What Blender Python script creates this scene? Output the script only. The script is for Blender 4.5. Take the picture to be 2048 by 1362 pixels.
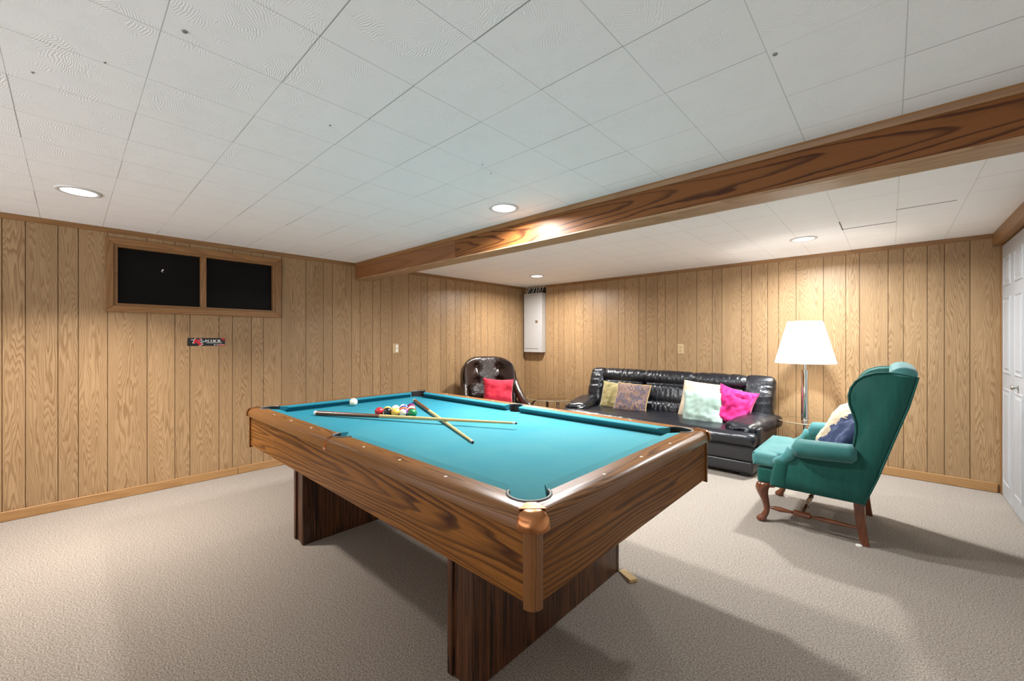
import bpy, bmesh, math, random
from mathutils import Vector, Matrix, noise, Euler
random.seed(7)
S = bpy.context.scene
for o in list(bpy.data.objects):
    bpy.data.objects.remove(o)
COL = S.collection
PI = math.pi
# ------------------------------------------------------------------ camera
cam = bpy.data.cameras.new('camera')
cam.sensor_width = 36.0
cam.lens = 818.7 / 2048 * 36.0
cam.clip_start = 0.05
camo = bpy.data.objects.new('camera', cam)
COL.objects.link(camo)
camo.location = (4.40, -5.068, 1.225)
camo.rotation_euler = (PI / 2, 0, 0.7462)
S.camera = camo
# ------------------------------------------------------------------ world, exposure, lights
w = bpy.data.worlds.new('world')
S.world = w
w.use_nodes = True
# added fill light from behind: bright from below for the ceiling, dim above
_nt = w.node_tree
_tc = _nt.nodes.new('ShaderNodeTexCoord')
_sp = _nt.nodes.new('ShaderNodeSeparateXYZ')
_rm = _nt.nodes.new('ShaderNodeValToRGB')
_mr = _nt.nodes.new('ShaderNodeMapRange')
_mr.inputs[1].default_value = -0.35
_mr.inputs[2].default_value = 0.25
_nt.links.new(_tc.outputs['Generated'], _sp.inputs[0])
_nt.links.new(_sp.outputs[2], _mr.inputs[0])
_nt.links.new(_mr.outputs[0], _rm.inputs[0])
_rm.color_ramp.elements[0].color = (0.97, 0.985, 1.0, 1)
_rm.color_ramp.elements[1].color = (0.085, 0.062, 0.046, 1)
_nt.links.new(_rm.outputs[0], _nt.nodes['Background'].inputs[0])
_nt.nodes['Background'].inputs[1].default_value = 4.2
S.view_settings.view_transform = 'Standard'
S.view_settings.look = 'None'
S.view_settings.gamma = 1.0
S.view_settings.use_curve_mapping = False
S.view_settings.exposure = 0.0
H = 2.087                    # ceiling height
CANS = [(0.955, -5.03, 42, 114, (1.0, 0.955, 0.90)), (2.555, -3.15, 42, 165, (1.0, 0.985, 0.965)), (3.858, -0.838, 70, 165, (0.92, 0.975, 1.0)),
        (0.935, -0.83, 54, 165, (1.0, 0.985, 0.96)), (2.70, -2.51, 58, 165, (0.94, 0.985, 1.0))]


def area_disc(name, x, y, z, power, spread, color):
    l = bpy.data.lights.new(name, 'AREA')
    l.shape = 'DISK'
    l.size = 0.13
    l.energy = power
    l.color = color
    l.spread = math.radians(spread)
    o = bpy.data.objects.new(name, l)
    COL.objects.link(o)
    o.location = (x, y, z)
    return o


# ------------------------------------------------------------------ node helpers
def new_mat(name):
    m = bpy.data.materials.new(name)
    m.use_nodes = True
    nt = m.node_tree
    nt.nodes.clear()
    out = nt.nodes.new('ShaderNodeOutputMaterial')
    b = nt.nodes.new('ShaderNodeBsdfPrincipled')
    nt.links.new(b.outputs[0], out.inputs[0])
    return m, nt, b


def setin(nt, sock, v):
    if isinstance(v, bpy.types.NodeSocket):
        nt.links.new(v, sock)
    elif isinstance(v, (tuple, list)):
        sock.default_value = (*v, 1) if (len(v) == 3 and sock.type == 'RGBA') else v
    else:
        sock.default_value = v


def mth(nt, op, a, b=None, c=None, clamp=False):
    n = nt.nodes.new('ShaderNodeMath')
    n.operation = op
    n.use_clamp = clamp
    for i, v in enumerate((a, b, c)):
        if v is not None:
            setin(nt, n.inputs[i], v)
    return n.outputs[0]


def mixc(nt, f, a, b, blend='MIX'):
    n = nt.nodes.new('ShaderNodeMix')
    n.data_type = 'RGBA'
    n.blend_type = blend
    setin(nt, n.inputs[0], f)
    setin(nt, n.inputs[6], a)
    setin(nt, n.inputs[7], b)
    return n.outputs[2]


def ramp(nt, f, stops, interp='LINEAR'):
    n = nt.nodes.new('ShaderNodeValToRGB')
    n.color_ramp.interpolation = interp
    e = n.color_ramp.elements
    while len(e) < len(stops):
        e.new(0.5)
    for i, (p, c) in enumerate(stops):
        e[i].position = p
        e[i].color = (c, c, c, 1) if isinstance(c, (int, float)) else (*c, 1)
    setin(nt, n.inputs[0], f)
    return n.outputs[0]


def noi(nt, vec, scale, detail=2.0, rough=0.5, dist=0.0, dims='3D'):
    n = nt.nodes.new('ShaderNodeTexNoise')
    n.noise_dimensions = dims
    if vec is not None:
        nt.links.new(vec, n.inputs['Vector'])
    n.inputs['Scale'].default_value = scale
    n.inputs['Detail'].default_value = detail
    n.inputs['Roughness'].default_value = rough
    n.inputs['Distortion'].default_value = dist
    return n.outputs['Fac']


def comb(nt, x, y, z):
    n = nt.nodes.new('ShaderNodeCombineXYZ')
    for i, v in enumerate((x, y, z)):
        setin(nt, n.inputs[i], v)
    return n.outputs[0]


def sep(nt, v):
    n = nt.nodes.new('ShaderNodeSeparateXYZ')
    nt.links.new(v, n.inputs[0])
    return n.outputs


def texco(nt, which='Object'):
    return nt.nodes.new('ShaderNodeTexCoord').outputs[which]


def bump(nt, b, h, strength=0.3, dist=0.01):
    n = nt.nodes.new('ShaderNodeBump')
    n.inputs['Strength'].default_value = strength
    n.inputs['Distance'].default_value = dist
    nt.links.new(h, n.inputs['Height'])
    nt.links.new(n.outputs[0], b.inputs['Normal'])


def plain(name, col, rough=0.5, metal=0.0, spec=0.5, nscale=0, nbump=0.0, nvar=0.0, coat=0.0, sheen=0.0, emit=None, estr=0):
    m, nt, b = new_mat(name)
    c = (*col, 1)
    b.inputs['Base Color'].default_value = c
    b.inputs['Roughness'].default_value = rough
    b.inputs['Metallic'].default_value = metal
    b.inputs['Specular IOR Level'].default_value = spec
    b.inputs['Coat Weight'].default_value = coat
    b.inputs['Sheen Weight'].default_value = sheen
    if emit:
        b.inputs['Emission Color'].default_value = (*emit, 1)
        b.inputs['Emission Strength'].default_value = estr
    if nscale:
        f = noi(nt, texco(nt), nscale, 4, 0.6)
        if nvar:
            d = tuple(x * (1 - nvar) for x in col)
            l = tuple(min(1, x * (1 + nvar)) for x in col)
            nt.links.new(mixc(nt, f, d, l), b.inputs['Base Color'])
        if nbump:
            bump(nt, b, f, nbump, 0.01)
    return m


def wood(name, base, dark, light=None, A=0.5, tip=14.0, unit=0.02, warp=1.2, strength=0.8, fiber=0.25, rough=0.45,
         planks=False, coat=0.0, F=1.0, ucen=0.0, spec=0.5, rnd=True, bmp=0.08, med_amp=1.0, slow_amp=4.0, core=0.0, vs=1.6, us=9.0, thin=False):
    """cathedral-grain wood; UV u runs across the grain and v along it, both in metres"""
    m, nt, b = new_mat(name)
    uv = sep(nt, texco(nt, 'UV'))
    u, v = uv[0], uv[1]
    if planks:
        at = nt.nodes.new('ShaderNodeAttribute')
        at.attribute_name = 'plank'
        rc = sep(nt, at.outputs['Vector'])
        r1, r2, r3 = rc[0], rc[1], rc[2]
    else:
        oi = nt.nodes.new('ShaderNodeObjectInfo').outputs['Random']
        r1 = oi if rnd else mth(nt, 'ADD', 0.5, 0.0)
        r2 = mth(nt, 'FRACT', mth(nt, 'MULTIPLY', r1, 17.31))
        r3 = mth(nt, 'FRACT', mth(nt, 'MULTIPLY', r1, 53.77))
    off = mth(nt, 'MULTIPLY', r1, 37.0)
    slow = noi(nt, comb(nt, mth(nt, 'MULTIPLY', u, us), mth(nt, 'MULTIPLY', v, vs), off), 1.0, 2, 0.5)
    med = noi(nt, comb(nt, mth(nt, 'MULTIPLY', u, 45.0), mth(nt, 'MULTIPLY', v, 9.0), off), 1.0, 2, 0.5)
    wob = noi(nt, comb(nt, 3.3, mth(nt, 'MULTIPLY', v, 1.1), off), 1.0, 1, 0.5)
    uc = mth(nt, 'ADD', u, mth(nt, 'ADD', mth(nt, 'MULTIPLY', mth(nt, 'SUBTRACT', r2, 0.5), 0.07), mth(nt, 'MULTIPLY', mth(nt, 'SUBTRACT', wob, 0.5), 0.07)))
    uc = mth(nt, 'SUBTRACT', uc, ucen)
    un = mth(nt, 'DIVIDE', uc, unit)
    par = mth(nt, 'MULTIPLY', mth(nt, 'MULTIPLY', un, un), A)
    sg = mth(nt, 'SUBTRACT', mth(nt, 'MULTIPLY', mth(nt, 'GREATER_THAN', r3, 0.45), 2.0), 1.0)
    tv = mth(nt, 'MULTIPLY', mth(nt, 'MULTIPLY', v, tip), sg)
    p = mth(nt, 'ADD', mth(nt, 'ADD', par, tv), mth(nt, 'ADD', mth(nt, 'MULTIPLY', slow, warp * slow_amp), mth(nt, 'MULTIPLY', med, warp * med_amp)))
    p = mth(nt, 'MULTIPLY', p, F)
    band = mth(nt, 'FRACT', p)
    g = ramp(nt, band, [(0.0, 0.0), (0.62, 0.06), (0.86, 1.0), (0.94, 0.8), (1.0, 0.0)] if thin else [(0.0, 0.0), (0.35, 0.05), (0.78, 1.0), (0.92, 0.8), (1.0, 0.0)])
    amount = mth(nt, 'MULTIPLY', mth(nt, 'ADD', 0.3, mth(nt, 'MULTIPLY', noi(nt, comb(nt, mth(nt, 'MULTIPLY', u, 14.0), mth(nt, 'MULTIPLY', v, 1.5), mth(nt, 'ADD', off, 9.0)), 1.0, 1), 1.3)), strength)
    if core:
        fall = mth(nt, 'SUBTRACT', 1.15, mth(nt, 'DIVIDE', mth(nt, 'ABSOLUTE', uc), core), clamp=True)
        amount = mth(nt, 'MULTIPLY', amount, mth(nt, 'ADD', 0.22, mth(nt, 'MULTIPLY', fall, 0.9)))
    fib = noi(nt, comb(nt, mth(nt, 'MULTIPLY', u, 330.0), mth(nt, 'MULTIPLY', v, 7.0), off), 1.0, 3, 0.6)
    fib = ramp(nt, fib, [(0.3, 0.0), (0.7, 1.0)])
    light = light or tuple(min(1, x * 1.12) for x in base)
    c0 = mixc(nt, slow, tuple(x * 0.93 for x in base), light)
    c1 = mixc(nt, mth(nt, 'MULTIPLY', g, amount, clamp=True), c0, dark)
    c2 = mixc(nt, mth(nt, 'MULTIPLY', fib, fiber), c1, dark)
    br = mth(nt, 'ADD', 0.92, mth(nt, 'MULTIPLY', r3, 0.16))
    c3 = mixc(nt, 1.0, c2, comb(nt, br, br, br), 'MULTIPLY')
    nt.links.new(c3, b.inputs['Base Color'])
    b.inputs['Roughness'].default_value = rough
    b.inputs['Coat Weight'].default_value = coat
    b.inputs['Coat Roughness'].default_value = 0.25
    b.inputs['Specular IOR Level'].default_value = spec
    if bmp:
        bump(nt, b, mth(nt, 'ADD', mth(nt, 'MULTIPLY', g, -0.4), mth(nt, 'MULTIPLY', fib, -0.5)), bmp, 0.002)
    return m


def leather(name, col, col2, rough=0.38, fold=0.5, sx=(1, 1, 1)):
    m, nt, b = new_mat(name)
    oc = texco(nt)
    mp = nt.nodes.new('ShaderNodeMapping')
    mp.inputs['Scale'].default_value = sx
    nt.links.new(oc, mp.inputs[0])
    v = mp.outputs[0]
    f1 = noi(nt, v, 9, 3, 0.55, 1.2)
    f2 = noi(nt, v, 26, 3, 0.55, 1.0)
    g = noi(nt, oc, 260, 2, 0.5)
    rid = mth(nt, 'ABSOLUTE', mth(nt, 'SUBTRACT', f1, 0.5))
    rid2 = mth(nt, 'ABSOLUTE', mth(nt, 'SUBTRACT', f2, 0.5))
    h = mth(nt, 'ADD', mth(nt, 'MULTIPLY', rid, 2.2), mth(nt, 'ADD', mth(nt, 'MULTIPLY', rid2, 0.9), mth(nt, 'MULTIPLY', g, 0.05)))
    nt.links.new(mixc(nt, f2, col, col2), b.inputs['Base Color'])
    b.inputs['Roughness'].default_value = rough
    b.inputs['Specular IOR Level'].default_value = 0.55
    bump(nt, b, h, fold, 0.03)
    return m


def fabric(name, col, col2, scale=8, rough=0.9, sheen=0.3, streak=None, bscale=500, bstr=0.15):
    m, nt, b = new_mat(name)
    oc = texco(nt)
    if streak:
        mp = nt.nodes.new('ShaderNodeMapping')
        mp.inputs['Scale'].default_value = streak
        nt.links.new(oc, mp.inputs[0])
        v = mp.outputs[0]
    else:
        v = oc
    f = ramp(nt, noi(nt, v, scale, 4, 0.6), [(0.3, 0.0), (0.7, 1.0)])
    nt.links.new(mixc(nt, f, col, col2), b.inputs['Base Color'])
    b.inputs['Roughness'].default_value = rough
    b.inputs['Sheen Weight'].default_value = sheen
    b.inputs['Sheen Roughness'].default_value = 0.4
    b.inputs['Specular IOR Level'].default_value = 0.2
    bump(nt, b, mth(nt, 'ADD', noi(nt, oc, bscale, 2), mth(nt, 'MULTIPLY', noi(nt, oc, 14, 3, 0.6, 0.8), 3.0)), bstr, 0.01)
    return m


# ------------------------------------------------------------------ materials
M = {}
M['panel'] = wood('wall_panel_oak', (0.395, 0.252, 0.130), (0.190, 0.100, 0.040), light=(0.46, 0.305, 0.165), A=0.35, tip=6, unit=0.02, warp=1.0, us=12.0, vs=0.9,
                  slow_amp=22.0, med_amp=0.7, strength=0.64, fiber=0.46, rough=0.42, planks=True, spec=0.35)
M['groove'] = plain('panel_groove', (0.10, 0.05, 0.018), 0.7)
M['trimwood'] = wood('trim_wood', (0.275, 0.135, 0.045), (0.15, 0.062, 0.018), A=0.2, tip=2, strength=0.5, fiber=0.3, rough=0.42, warp=0.8, vs=0.8, slow_amp=7, med_amp=0.3)
M['basewood'] = wood('baseboard_wood', (0.34, 0.185, 0.072), (0.22, 0.105, 0.036), A=0.2, tip=2, strength=0.4, fiber=0.2, rough=0.45, warp=0.8, vs=0.8, slow_amp=6, med_amp=0.3)
M['beam'] = wood('beam_oak', (0.19, 0.070, 0.018), (0.052, 0.015, 0.005), light=(0.23, 0.088, 0.024), A=0.13, tip=2.6, unit=0.022, warp=1.0, us=6, vs=0.55, slow_amp=7, med_amp=0.35,
                 strength=0.95, fiber=0.25, rough=0.45, spec=0.2, thin=True)
M['beam_plain'] = wood('beam_oak_plain', (0.235, 0.092, 0.028), (0.12, 0.040, 0.012), A=0.05, tip=1.0, warp=0.8, us=6, vs=0.5, slow_amp=5, med_amp=0.3, strength=0.5, fiber=0.35, rough=0.42)
M['beam_bottom'] = wood('beam_bottom_oak', (0.42, 0.26, 0.14), (0.22, 0.11, 0.05), A=0.1, tip=3, strength=0.6, fiber=0.5, rough=0.45)
M['rail'] = wood('rail_wood', (0.255, 0.108, 0.027), (0.075, 0.024, 0.006), A=0.4, tip=2.5, unit=0.013, warp=0.9, us=12, vs=0.9, slow_amp=9, med_amp=0.4, strength=0.9, fiber=0.35,
                 rough=0.33, coat=0.10, spec=0.4)
M['apron'] = wood('apron_walnut', (0.275, 0.105, 0.019), (0.046, 0.012, 0.003), light=(0.34, 0.135, 0.026), A=0.12, tip=1.5, unit=0.022, warp=1.1, slow_amp=8, med_amp=0.15, strength=0.85, fiber=0.5,
                  rough=0.40, coat=0.0, spec=0.2, F=1.2, vs=0.5)
M['post'] = wood('post_wood', (0.24, 0.095, 0.022), (0.08, 0.024, 0.006), A=0.5, tip=5, unit=0.012, strength=0.8, fiber=0.3, rough=0.32, coat=0.2)
M['legwood'] = wood('pedestal_wood', (0.155, 0.050, 0.016), (0.013, 0.004, 0.002), light=(0.22, 0.078, 0.025), A=0.0, tip=0.5, unit=0.03, us=38, vs=0.5, slow_amp=6, med_amp=0.6, strength=1.2, fiber=0.8,
                    rough=0.38, coat=0.05)
M['chairwood'] = wood('mahogany', (0.16, 0.045, 0.015), (0.05, 0.012, 0.004), A=0.3, tip=3, strength=0.5, fiber=0.3, rough=0.22, coat=0.5)
M['darkwood'] = wood('bentwood', (0.13, 0.06, 0.025), (0.05, 0.02, 0.008), A=0.2, tip=3, strength=0.4, fiber=0.2, rough=0.35)
M['shim'] = wood('pine_shim', (0.62, 0.43, 0.20), (0.45, 0.28, 0.11), A=0.2, tip=4, strength=0.4, fiber=0.2, rough=0.6)
M['cueshaft'] = wood('maple_cue', (0.66, 0.45, 0.19), (0.50, 0.31, 0.11), A=0.1, tip=2, strength=0.3, fiber=0.3, rough=0.28, coat=0.4)
M['cuebutt'] = wood('cue_butt', (0.17, 0.055, 0.018), (0.06, 0.018, 0.006), A=0.2, tip=2, strength=0.5, fiber=0.4, rough=0.28, coat=0.4)
M['white'] = plain('white_plastic', (0.8, 0.78, 0.72), 0.4)
M['black'] = plain('black_rubber', (0.012, 0.012, 0.013), 0.5)
M['bolt'] = plain('pearl_inlay', (0.85, 0.80, 0.68), 0.25)
M['pocketrim'] = plain('pocket_gasket_rubber', (0.10, 0.095, 0.085), 0.45)
M['pocket'] = plain('pocket_liner', (0.012, 0.010, 0.009), 0.55)
M['chrome'] = plain('chrome', (0.82, 0.79, 0.74), 0.07, 1.0)
M['copper'] = plain('copper_casting', (0.50, 0.215, 0.09), 0.22, 1.0)
M['doorwhite'] = plain('door_paint', (0.37, 0.375, 0.39), 0.42, nscale=60, nbump=0.03)
M['panelgrey'] = plain('grey_enamel', (0.42, 0.40, 0.385), 0.45)
M['ivory'] = plain('ivory_plastic', (0.50, 0.36, 0.19), 0.35)
M['darkhole'] = plain('dark_cavity', (0.015, 0.012, 0.010), 0.9)
M['wire'] = plain('cable_sheath', (0.55, 0.53, 0.48), 0.5)
M['pane'] = plain('dark_window_pane', (0.004, 0.003, 0.003), 0.45, spec=0.12, nscale=5, nvar=0.6)
M['steel'] = plain('brushed_steel', (0.45, 0.44, 0.42), 0.3, 1.0)
M['mark'] = plain('nail_mark', (0.22, 0.21, 0.20), 0.8)
M['cavity'] = plain('tile_gap_dark', (0.05, 0.045, 0.04), 0.9)
M['lens'] = plain('lamp_lens', (1, 1, 1), 0.4, emit=(1, 0.97, 0.92), estr=6.0)
M['trimring'] = plain('light_trim', (0.62, 0.61, 0.60), 0.4)
M['sofa'] = leather('black_leather', (0.008, 0.009, 0.013), (0.013, 0.014, 0.018), 0.30, 0.12)
M['sofa_back'] = leather('black_leather_back', (0.007, 0.008, 0.012), (0.012, 0.013, 0.016), 0.30, 0.18, (1.8, 1, 0.6))
M['sofa_plain'] = leather('black_leather_smooth', (0.016, 0.016, 0.019), (0.022, 0.022, 0.025), 0.40, 0.08)
M['brownleather'] = leather('brown_leather', (0.016, 0.007, 0.004), (0.026, 0.011, 0.007), 0.32, 0.2)
M['button'] = plain('leather_button', (0.03, 0.010, 0.006), 0.35)
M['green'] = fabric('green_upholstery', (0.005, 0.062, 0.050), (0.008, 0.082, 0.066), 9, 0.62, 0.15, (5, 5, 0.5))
M['greenhalflit'] = fabric('green_upholstery_half_lit', (0.018, 0.115, 0.112), (0.04, 0.150, 0.140), 6, 0.62, 0.25, (1, 1, 1))  # near arm: lighter green, the light from above painted into the fabric
M['greenlit'] = fabric('green_upholstery_lit', (0.035, 0.165, 0.172), (0.075, 0.215, 0.205), 6, 0.62, 0.25, (1, 1, 1))  # lit copy of the green: lamplight on seat, crest and far arm painted in
M['olive'] = fabric('olive_velvet', (0.24, 0.19, 0.07), (0.42, 0.35, 0.17), 9, 0.8, 0.6)
M['cream'] = fabric('cream_fabric', (0.60, 0.46, 0.31), (0.67, 0.56, 0.43), 6, 0.85, 0.3)
M['aqua'] = fabric('pale_aqua_velvet', (0.27, 0.36, 0.30), (0.40, 0.50, 0.44), 5, 0.75, 0.4)
M['pink'] = fabric('hot_pink_satin', (0.58, 0.014, 0.15), (0.70, 0.03, 0.21), 8, 0.6, 0.2)
M['red'] = fabric('coral_red_fabric', (0.56, 0.022, 0.045), (0.63, 0.035, 0.065), 7, 0.85, 0.3)
M['goldcord'] = fabric('gold_welt', (0.45, 0.30, 0.10), (0.60, 0.42, 0.17), 80, 0.7, 0.2)
M['shade'] = plain('pleated_shade', (0.95, 0.93, 0.88), 0.8, emit=(1.0, 0.97, 0.93), estr=1.6)


def mat_cloth():
    m, nt, b = new_mat('pool_cloth')
    oc = texco(nt)
    f = noi(nt, oc, 3.0, 4, 0.6)
    g = noi(nt, oc, 700, 2, 0.5)
    s = sep(nt, oc)
    wear_tint = mth(nt, 'ADD', mth(nt, 'MULTIPLY', s[0], 0.25), mth(nt, 'MULTIPLY', f, 0.75), clamp=True)   # noise is wear; the paler right end is lamp tint painted in the cloth
    c = mixc(nt, wear_tint, (0.005, 0.148, 0.222), (0.080, 0.225, 0.228))
    c = mixc(nt, mth(nt, 'MULTIPLY', g, 0.25), c, (0.09, 0.27, 0.29))
    nt.links.new(c, b.inputs['Base Color'])
    b.inputs['Roughness'].default_value = 0.95
    b.inputs['Specular IOR Level'].default_value = 0.05
    bump(nt, b, g, 0.15, 0.002)
    return m


M['cloth'] = mat_cloth()


def mat_carpet():
    m, nt, b = new_mat('carpet')
    oc = texco(nt)
    a = noi(nt, oc, 170, 3, 0.7)
    d = noi(nt, oc, 420, 2, 0.6)
    e = noi(nt, oc, 1.3, 3, 0.6)
    c = mixc(nt, ramp(nt, a, [(0.39, 0.0), (0.62, 1.0)]), (0.130, 0.083, 0.054), (0.555, 0.490, 0.42))
    c = mixc(nt, mth(nt, 'MULTIPLY', ramp(nt, d, [(0.4, 0.0), (0.7, 1.0)]), 0.4), c, (0.58, 0.52, 0.455))
    c = mixc(nt, mth(nt, 'MULTIPLY', e, 0.16), c, (0.30, 0.235, 0.18))
    nt.links.new(c, b.inputs['Base Color'])
    b.inputs['Roughness'].default_value = 1.0
    b.inputs['Specular IOR Level'].default_value = 0.05
    b.inputs['Sheen Weight'].default_value = 0.15
    bump(nt, b, mth(nt, 'ADD', a, d), 0.7, 0.012)
    return m


M['carpet'] = mat_carpet()


def mat_ceiling():
    m, nt, b = new_mat('ceiling_tile')
    oc = texco(nt)
    s = sep(nt, oc)
    tx = mth(nt, 'DIVIDE', mth(nt, 'SUBTRACT', s[0], 3.519 - 0.3047 * 40), 0.3047)
    ty = mth(nt, 'DIVIDE', mth(nt, 'SUBTRACT', s[1], -4.276 - 0.3099 * 40), 0.3099)
    fx = mth(nt, 'ABSOLUTE', mth(nt, 'SUBTRACT', mth(nt, 'FRACT', mth(nt, 'ADD', tx, 0.5)), 0.5))
    fy = mth(nt, 'ABSOLUTE', mth(nt, 'SUBTRACT', mth(nt, 'FRACT', mth(nt, 'ADD', ty, 0.5)), 0.5))
    cell = comb(nt, mth(nt, 'FLOOR', tx), mth(nt, 'FLOOR', ty), 0.0)
    wn = nt.nodes.new('ShaderNodeTexWhiteNoise')
    wn.noise_dimensions = '3D'
    nt.links.new(cell, wn.inputs['Vector'])
    vis = noi(nt, oc, 1.7, 1)
    lx = mth(nt, 'LESS_THAN', fx, mth(nt, 'ADD', 0.002, mth(nt, 'MULTIPLY', vis, 0.005)))
    ly = mth(nt, 'LESS_THAN', fy, mth(nt, 'ADD', 0.002, mth(nt, 'MULTIPLY', wn.outputs['Value'], 0.005)))
    # embossed comb strokes in patches that turn from one to the next
    vor = nt.nodes.new('ShaderNodeTexVoronoi')
    vor.inputs['Scale'].default_value = 11.0
    nt.links.new(oc, vor.inputs['Vector'])
    vc = sep(nt, vor.outputs['Color'])
    ang = mth(nt, 'MULTIPLY', vc[0], 2.4)
    lx2 = mth(nt, 'MULTIPLY', s[0], mth(nt, 'COSINE', ang))
    ly2 = mth(nt, 'MULTIPLY', s[1], mth(nt, 'SINE', ang))
    wv = noi(nt, oc, 16, 2, 0.5)
    st = mth(nt, 'SINE', mth(nt, 'ADD', mth(nt, 'MULTIPLY', mth(nt, 'ADD', lx2, ly2), 900.0), mth(nt, 'MULTIPLY', wv, 34.0)))
    st = mth(nt, 'MULTIPLY', st, ramp(nt, noi(nt, oc, 9, 2), [(0.42, 0.0), (0.56, 1.0)]))
    grain = noi(nt, oc, 240, 2)
    c = mixc(nt, mth(nt, 'MULTIPLY', st, 0.5, clamp=True), (0.92, 0.92, 0.925), (0.885, 0.885, 0.89))
    c = mixc(nt, mth(nt, 'MULTIPLY', wn.outputs['Value'], 0.12), c, (0.84, 0.84, 0.84))
    c = mixc(nt, mth(nt, 'MULTIPLY', lx, 0.5), c, (0.36, 0.355, 0.35))
    c = mixc(nt, mth(nt, 'MULTIPLY', ly, mth(nt, 'ADD', 0.15, mth(nt, 'MULTIPLY', wn.outputs['Value'], 0.65)), clamp=True), c, (0.16, 0.155, 0.15))
    nt.links.new(c, b.inputs['Base Color'])
    b.inputs['Roughness'].default_value = 0.6
    b.inputs['Specular IOR Level'].default_value = 0.35
    hh = mth(nt, 'ADD', mth(nt, 'MULTIPLY', st, 0.35), mth(nt, 'MULTIPLY', grain, 0.3))
    hh = mth(nt, 'SUBTRACT', hh, mth(nt, 'MULTIPLY', mth(nt, 'MAXIMUM', lx, ly), 0.8))
    bump(nt, b, hh, 0.22, 0.005)
    return m


M['ceiling'] = mat_ceiling()


def mat_paisley():
    m, nt, b = new_mat('paisley_tapestry')
    oc = texco(nt)
    d = noi(nt, oc, 9, 2, 0.5)
    n = nt.nodes.new('ShaderNodeTexVoronoi')
    n.inputs['Scale'].default_value = 14
    n.feature = 'F1'
    vv = nt.nodes.new('ShaderNodeVectorMath')
    vv.operation = 'ADD'
    nt.links.new(oc, vv.inputs[0])
    nt.links.new(comb(nt, mth(nt, 'MULTIPLY', d, 0.12), mth(nt, 'MULTIPLY', d, 0.1), 0.0), vv.inputs[1])
    nt.links.new(vv.outputs[0], n.inputs['Vector'])
    ring = mth(nt, 'FRACT', mth(nt, 'MULTIPLY', n.outputs['Distance'], 5.0))
    cc = sep(nt, n.outputs['Color'])
    c = mixc(nt, ramp(nt, ring, [(0.3, 0.0), (0.5, 1.0)]), (0.035, 0.04, 0.065), (0.30, 0.16, 0.09))
    c = mixc(nt, mth(nt, 'MULTIPLY', mth(nt, 'GREATER_THAN', ring, 0.78), 0.8), c, (0.42, 0.30, 0.17))
    c = mixc(nt, mth(nt, 'MULTIPLY', mth(nt, 'GREATER_THAN', cc[1], 0.62), 0.7), c, (0.05, 0.07, 0.11))
    c = mixc(nt, mth(nt, 'MULTIPLY', noi(nt, oc, 60, 3, 0.7), 0.5), c, (0.22, 0.11, 0.12))
    nt.links.new(c, b.inputs['Base Color'])
    b.inputs['Roughness'].default_value = 0.85
    b.inputs['Sheen Weight'].default_value = 0.2
    bump(nt, b, noi(nt, oc, 300, 2), 0.2, 0.004)
    return m


M['paisley'] = mat_paisley()


def mat_navycream():
    m, nt, b = new_mat('navy_and_tan_fabric')
    oc = texco(nt)
    s = sep(nt, oc)
    f = noi(nt, comb(nt, mth(nt, 'MULTIPLY', s[0], 12), mth(nt, 'MULTIPLY', s[1], 30), 0.0), 1.0, 2, 0.5)
    e = mth(nt, 'ADD', mth(nt, 'ADD', mth(nt, 'MULTIPLY', s[0], 1.0), mth(nt, 'MULTIPLY', s[1], -0.35)), mth(nt, 'MULTIPLY', mth(nt, 'SUBTRACT', f, 0.5), 0.16))
    k = mth(nt, 'GREATER_THAN', e, -0.02)
    c = mixc(nt, k, (0.55, 0.42, 0.28), (0.020, 0.035, 0.105))
    nt.links.new(c, b.inputs['Base Color'])
    b.inputs['Roughness'].default_value = 0.75
    b.inputs['Sheen Weight'].default_value = 0.3
    bump(nt, b, noi(nt, oc, 18, 3, 0.6, 0.6), 0.3, 0.012)
    return m


M['navycream'] = mat_navycream()


def mat_glass(name, tint):
    m, nt, b = new_mat(name)
    b.inputs['Base Color'].default_value = (*tint, 1)
    b.inputs['Roughness'].default_value = 0.03
    b.inputs['Transmission Weight'].default_value = 1.0
    b.inputs['IOR'].default_value = 1.45
    return m


M['glassedge'] = plain('ground_glass_edge', (0.24, 0.20, 0.13), 0.25)
M['glass'] = mat_glass('smoked_glass', (0.86, 0.80, 0.70))


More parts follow.
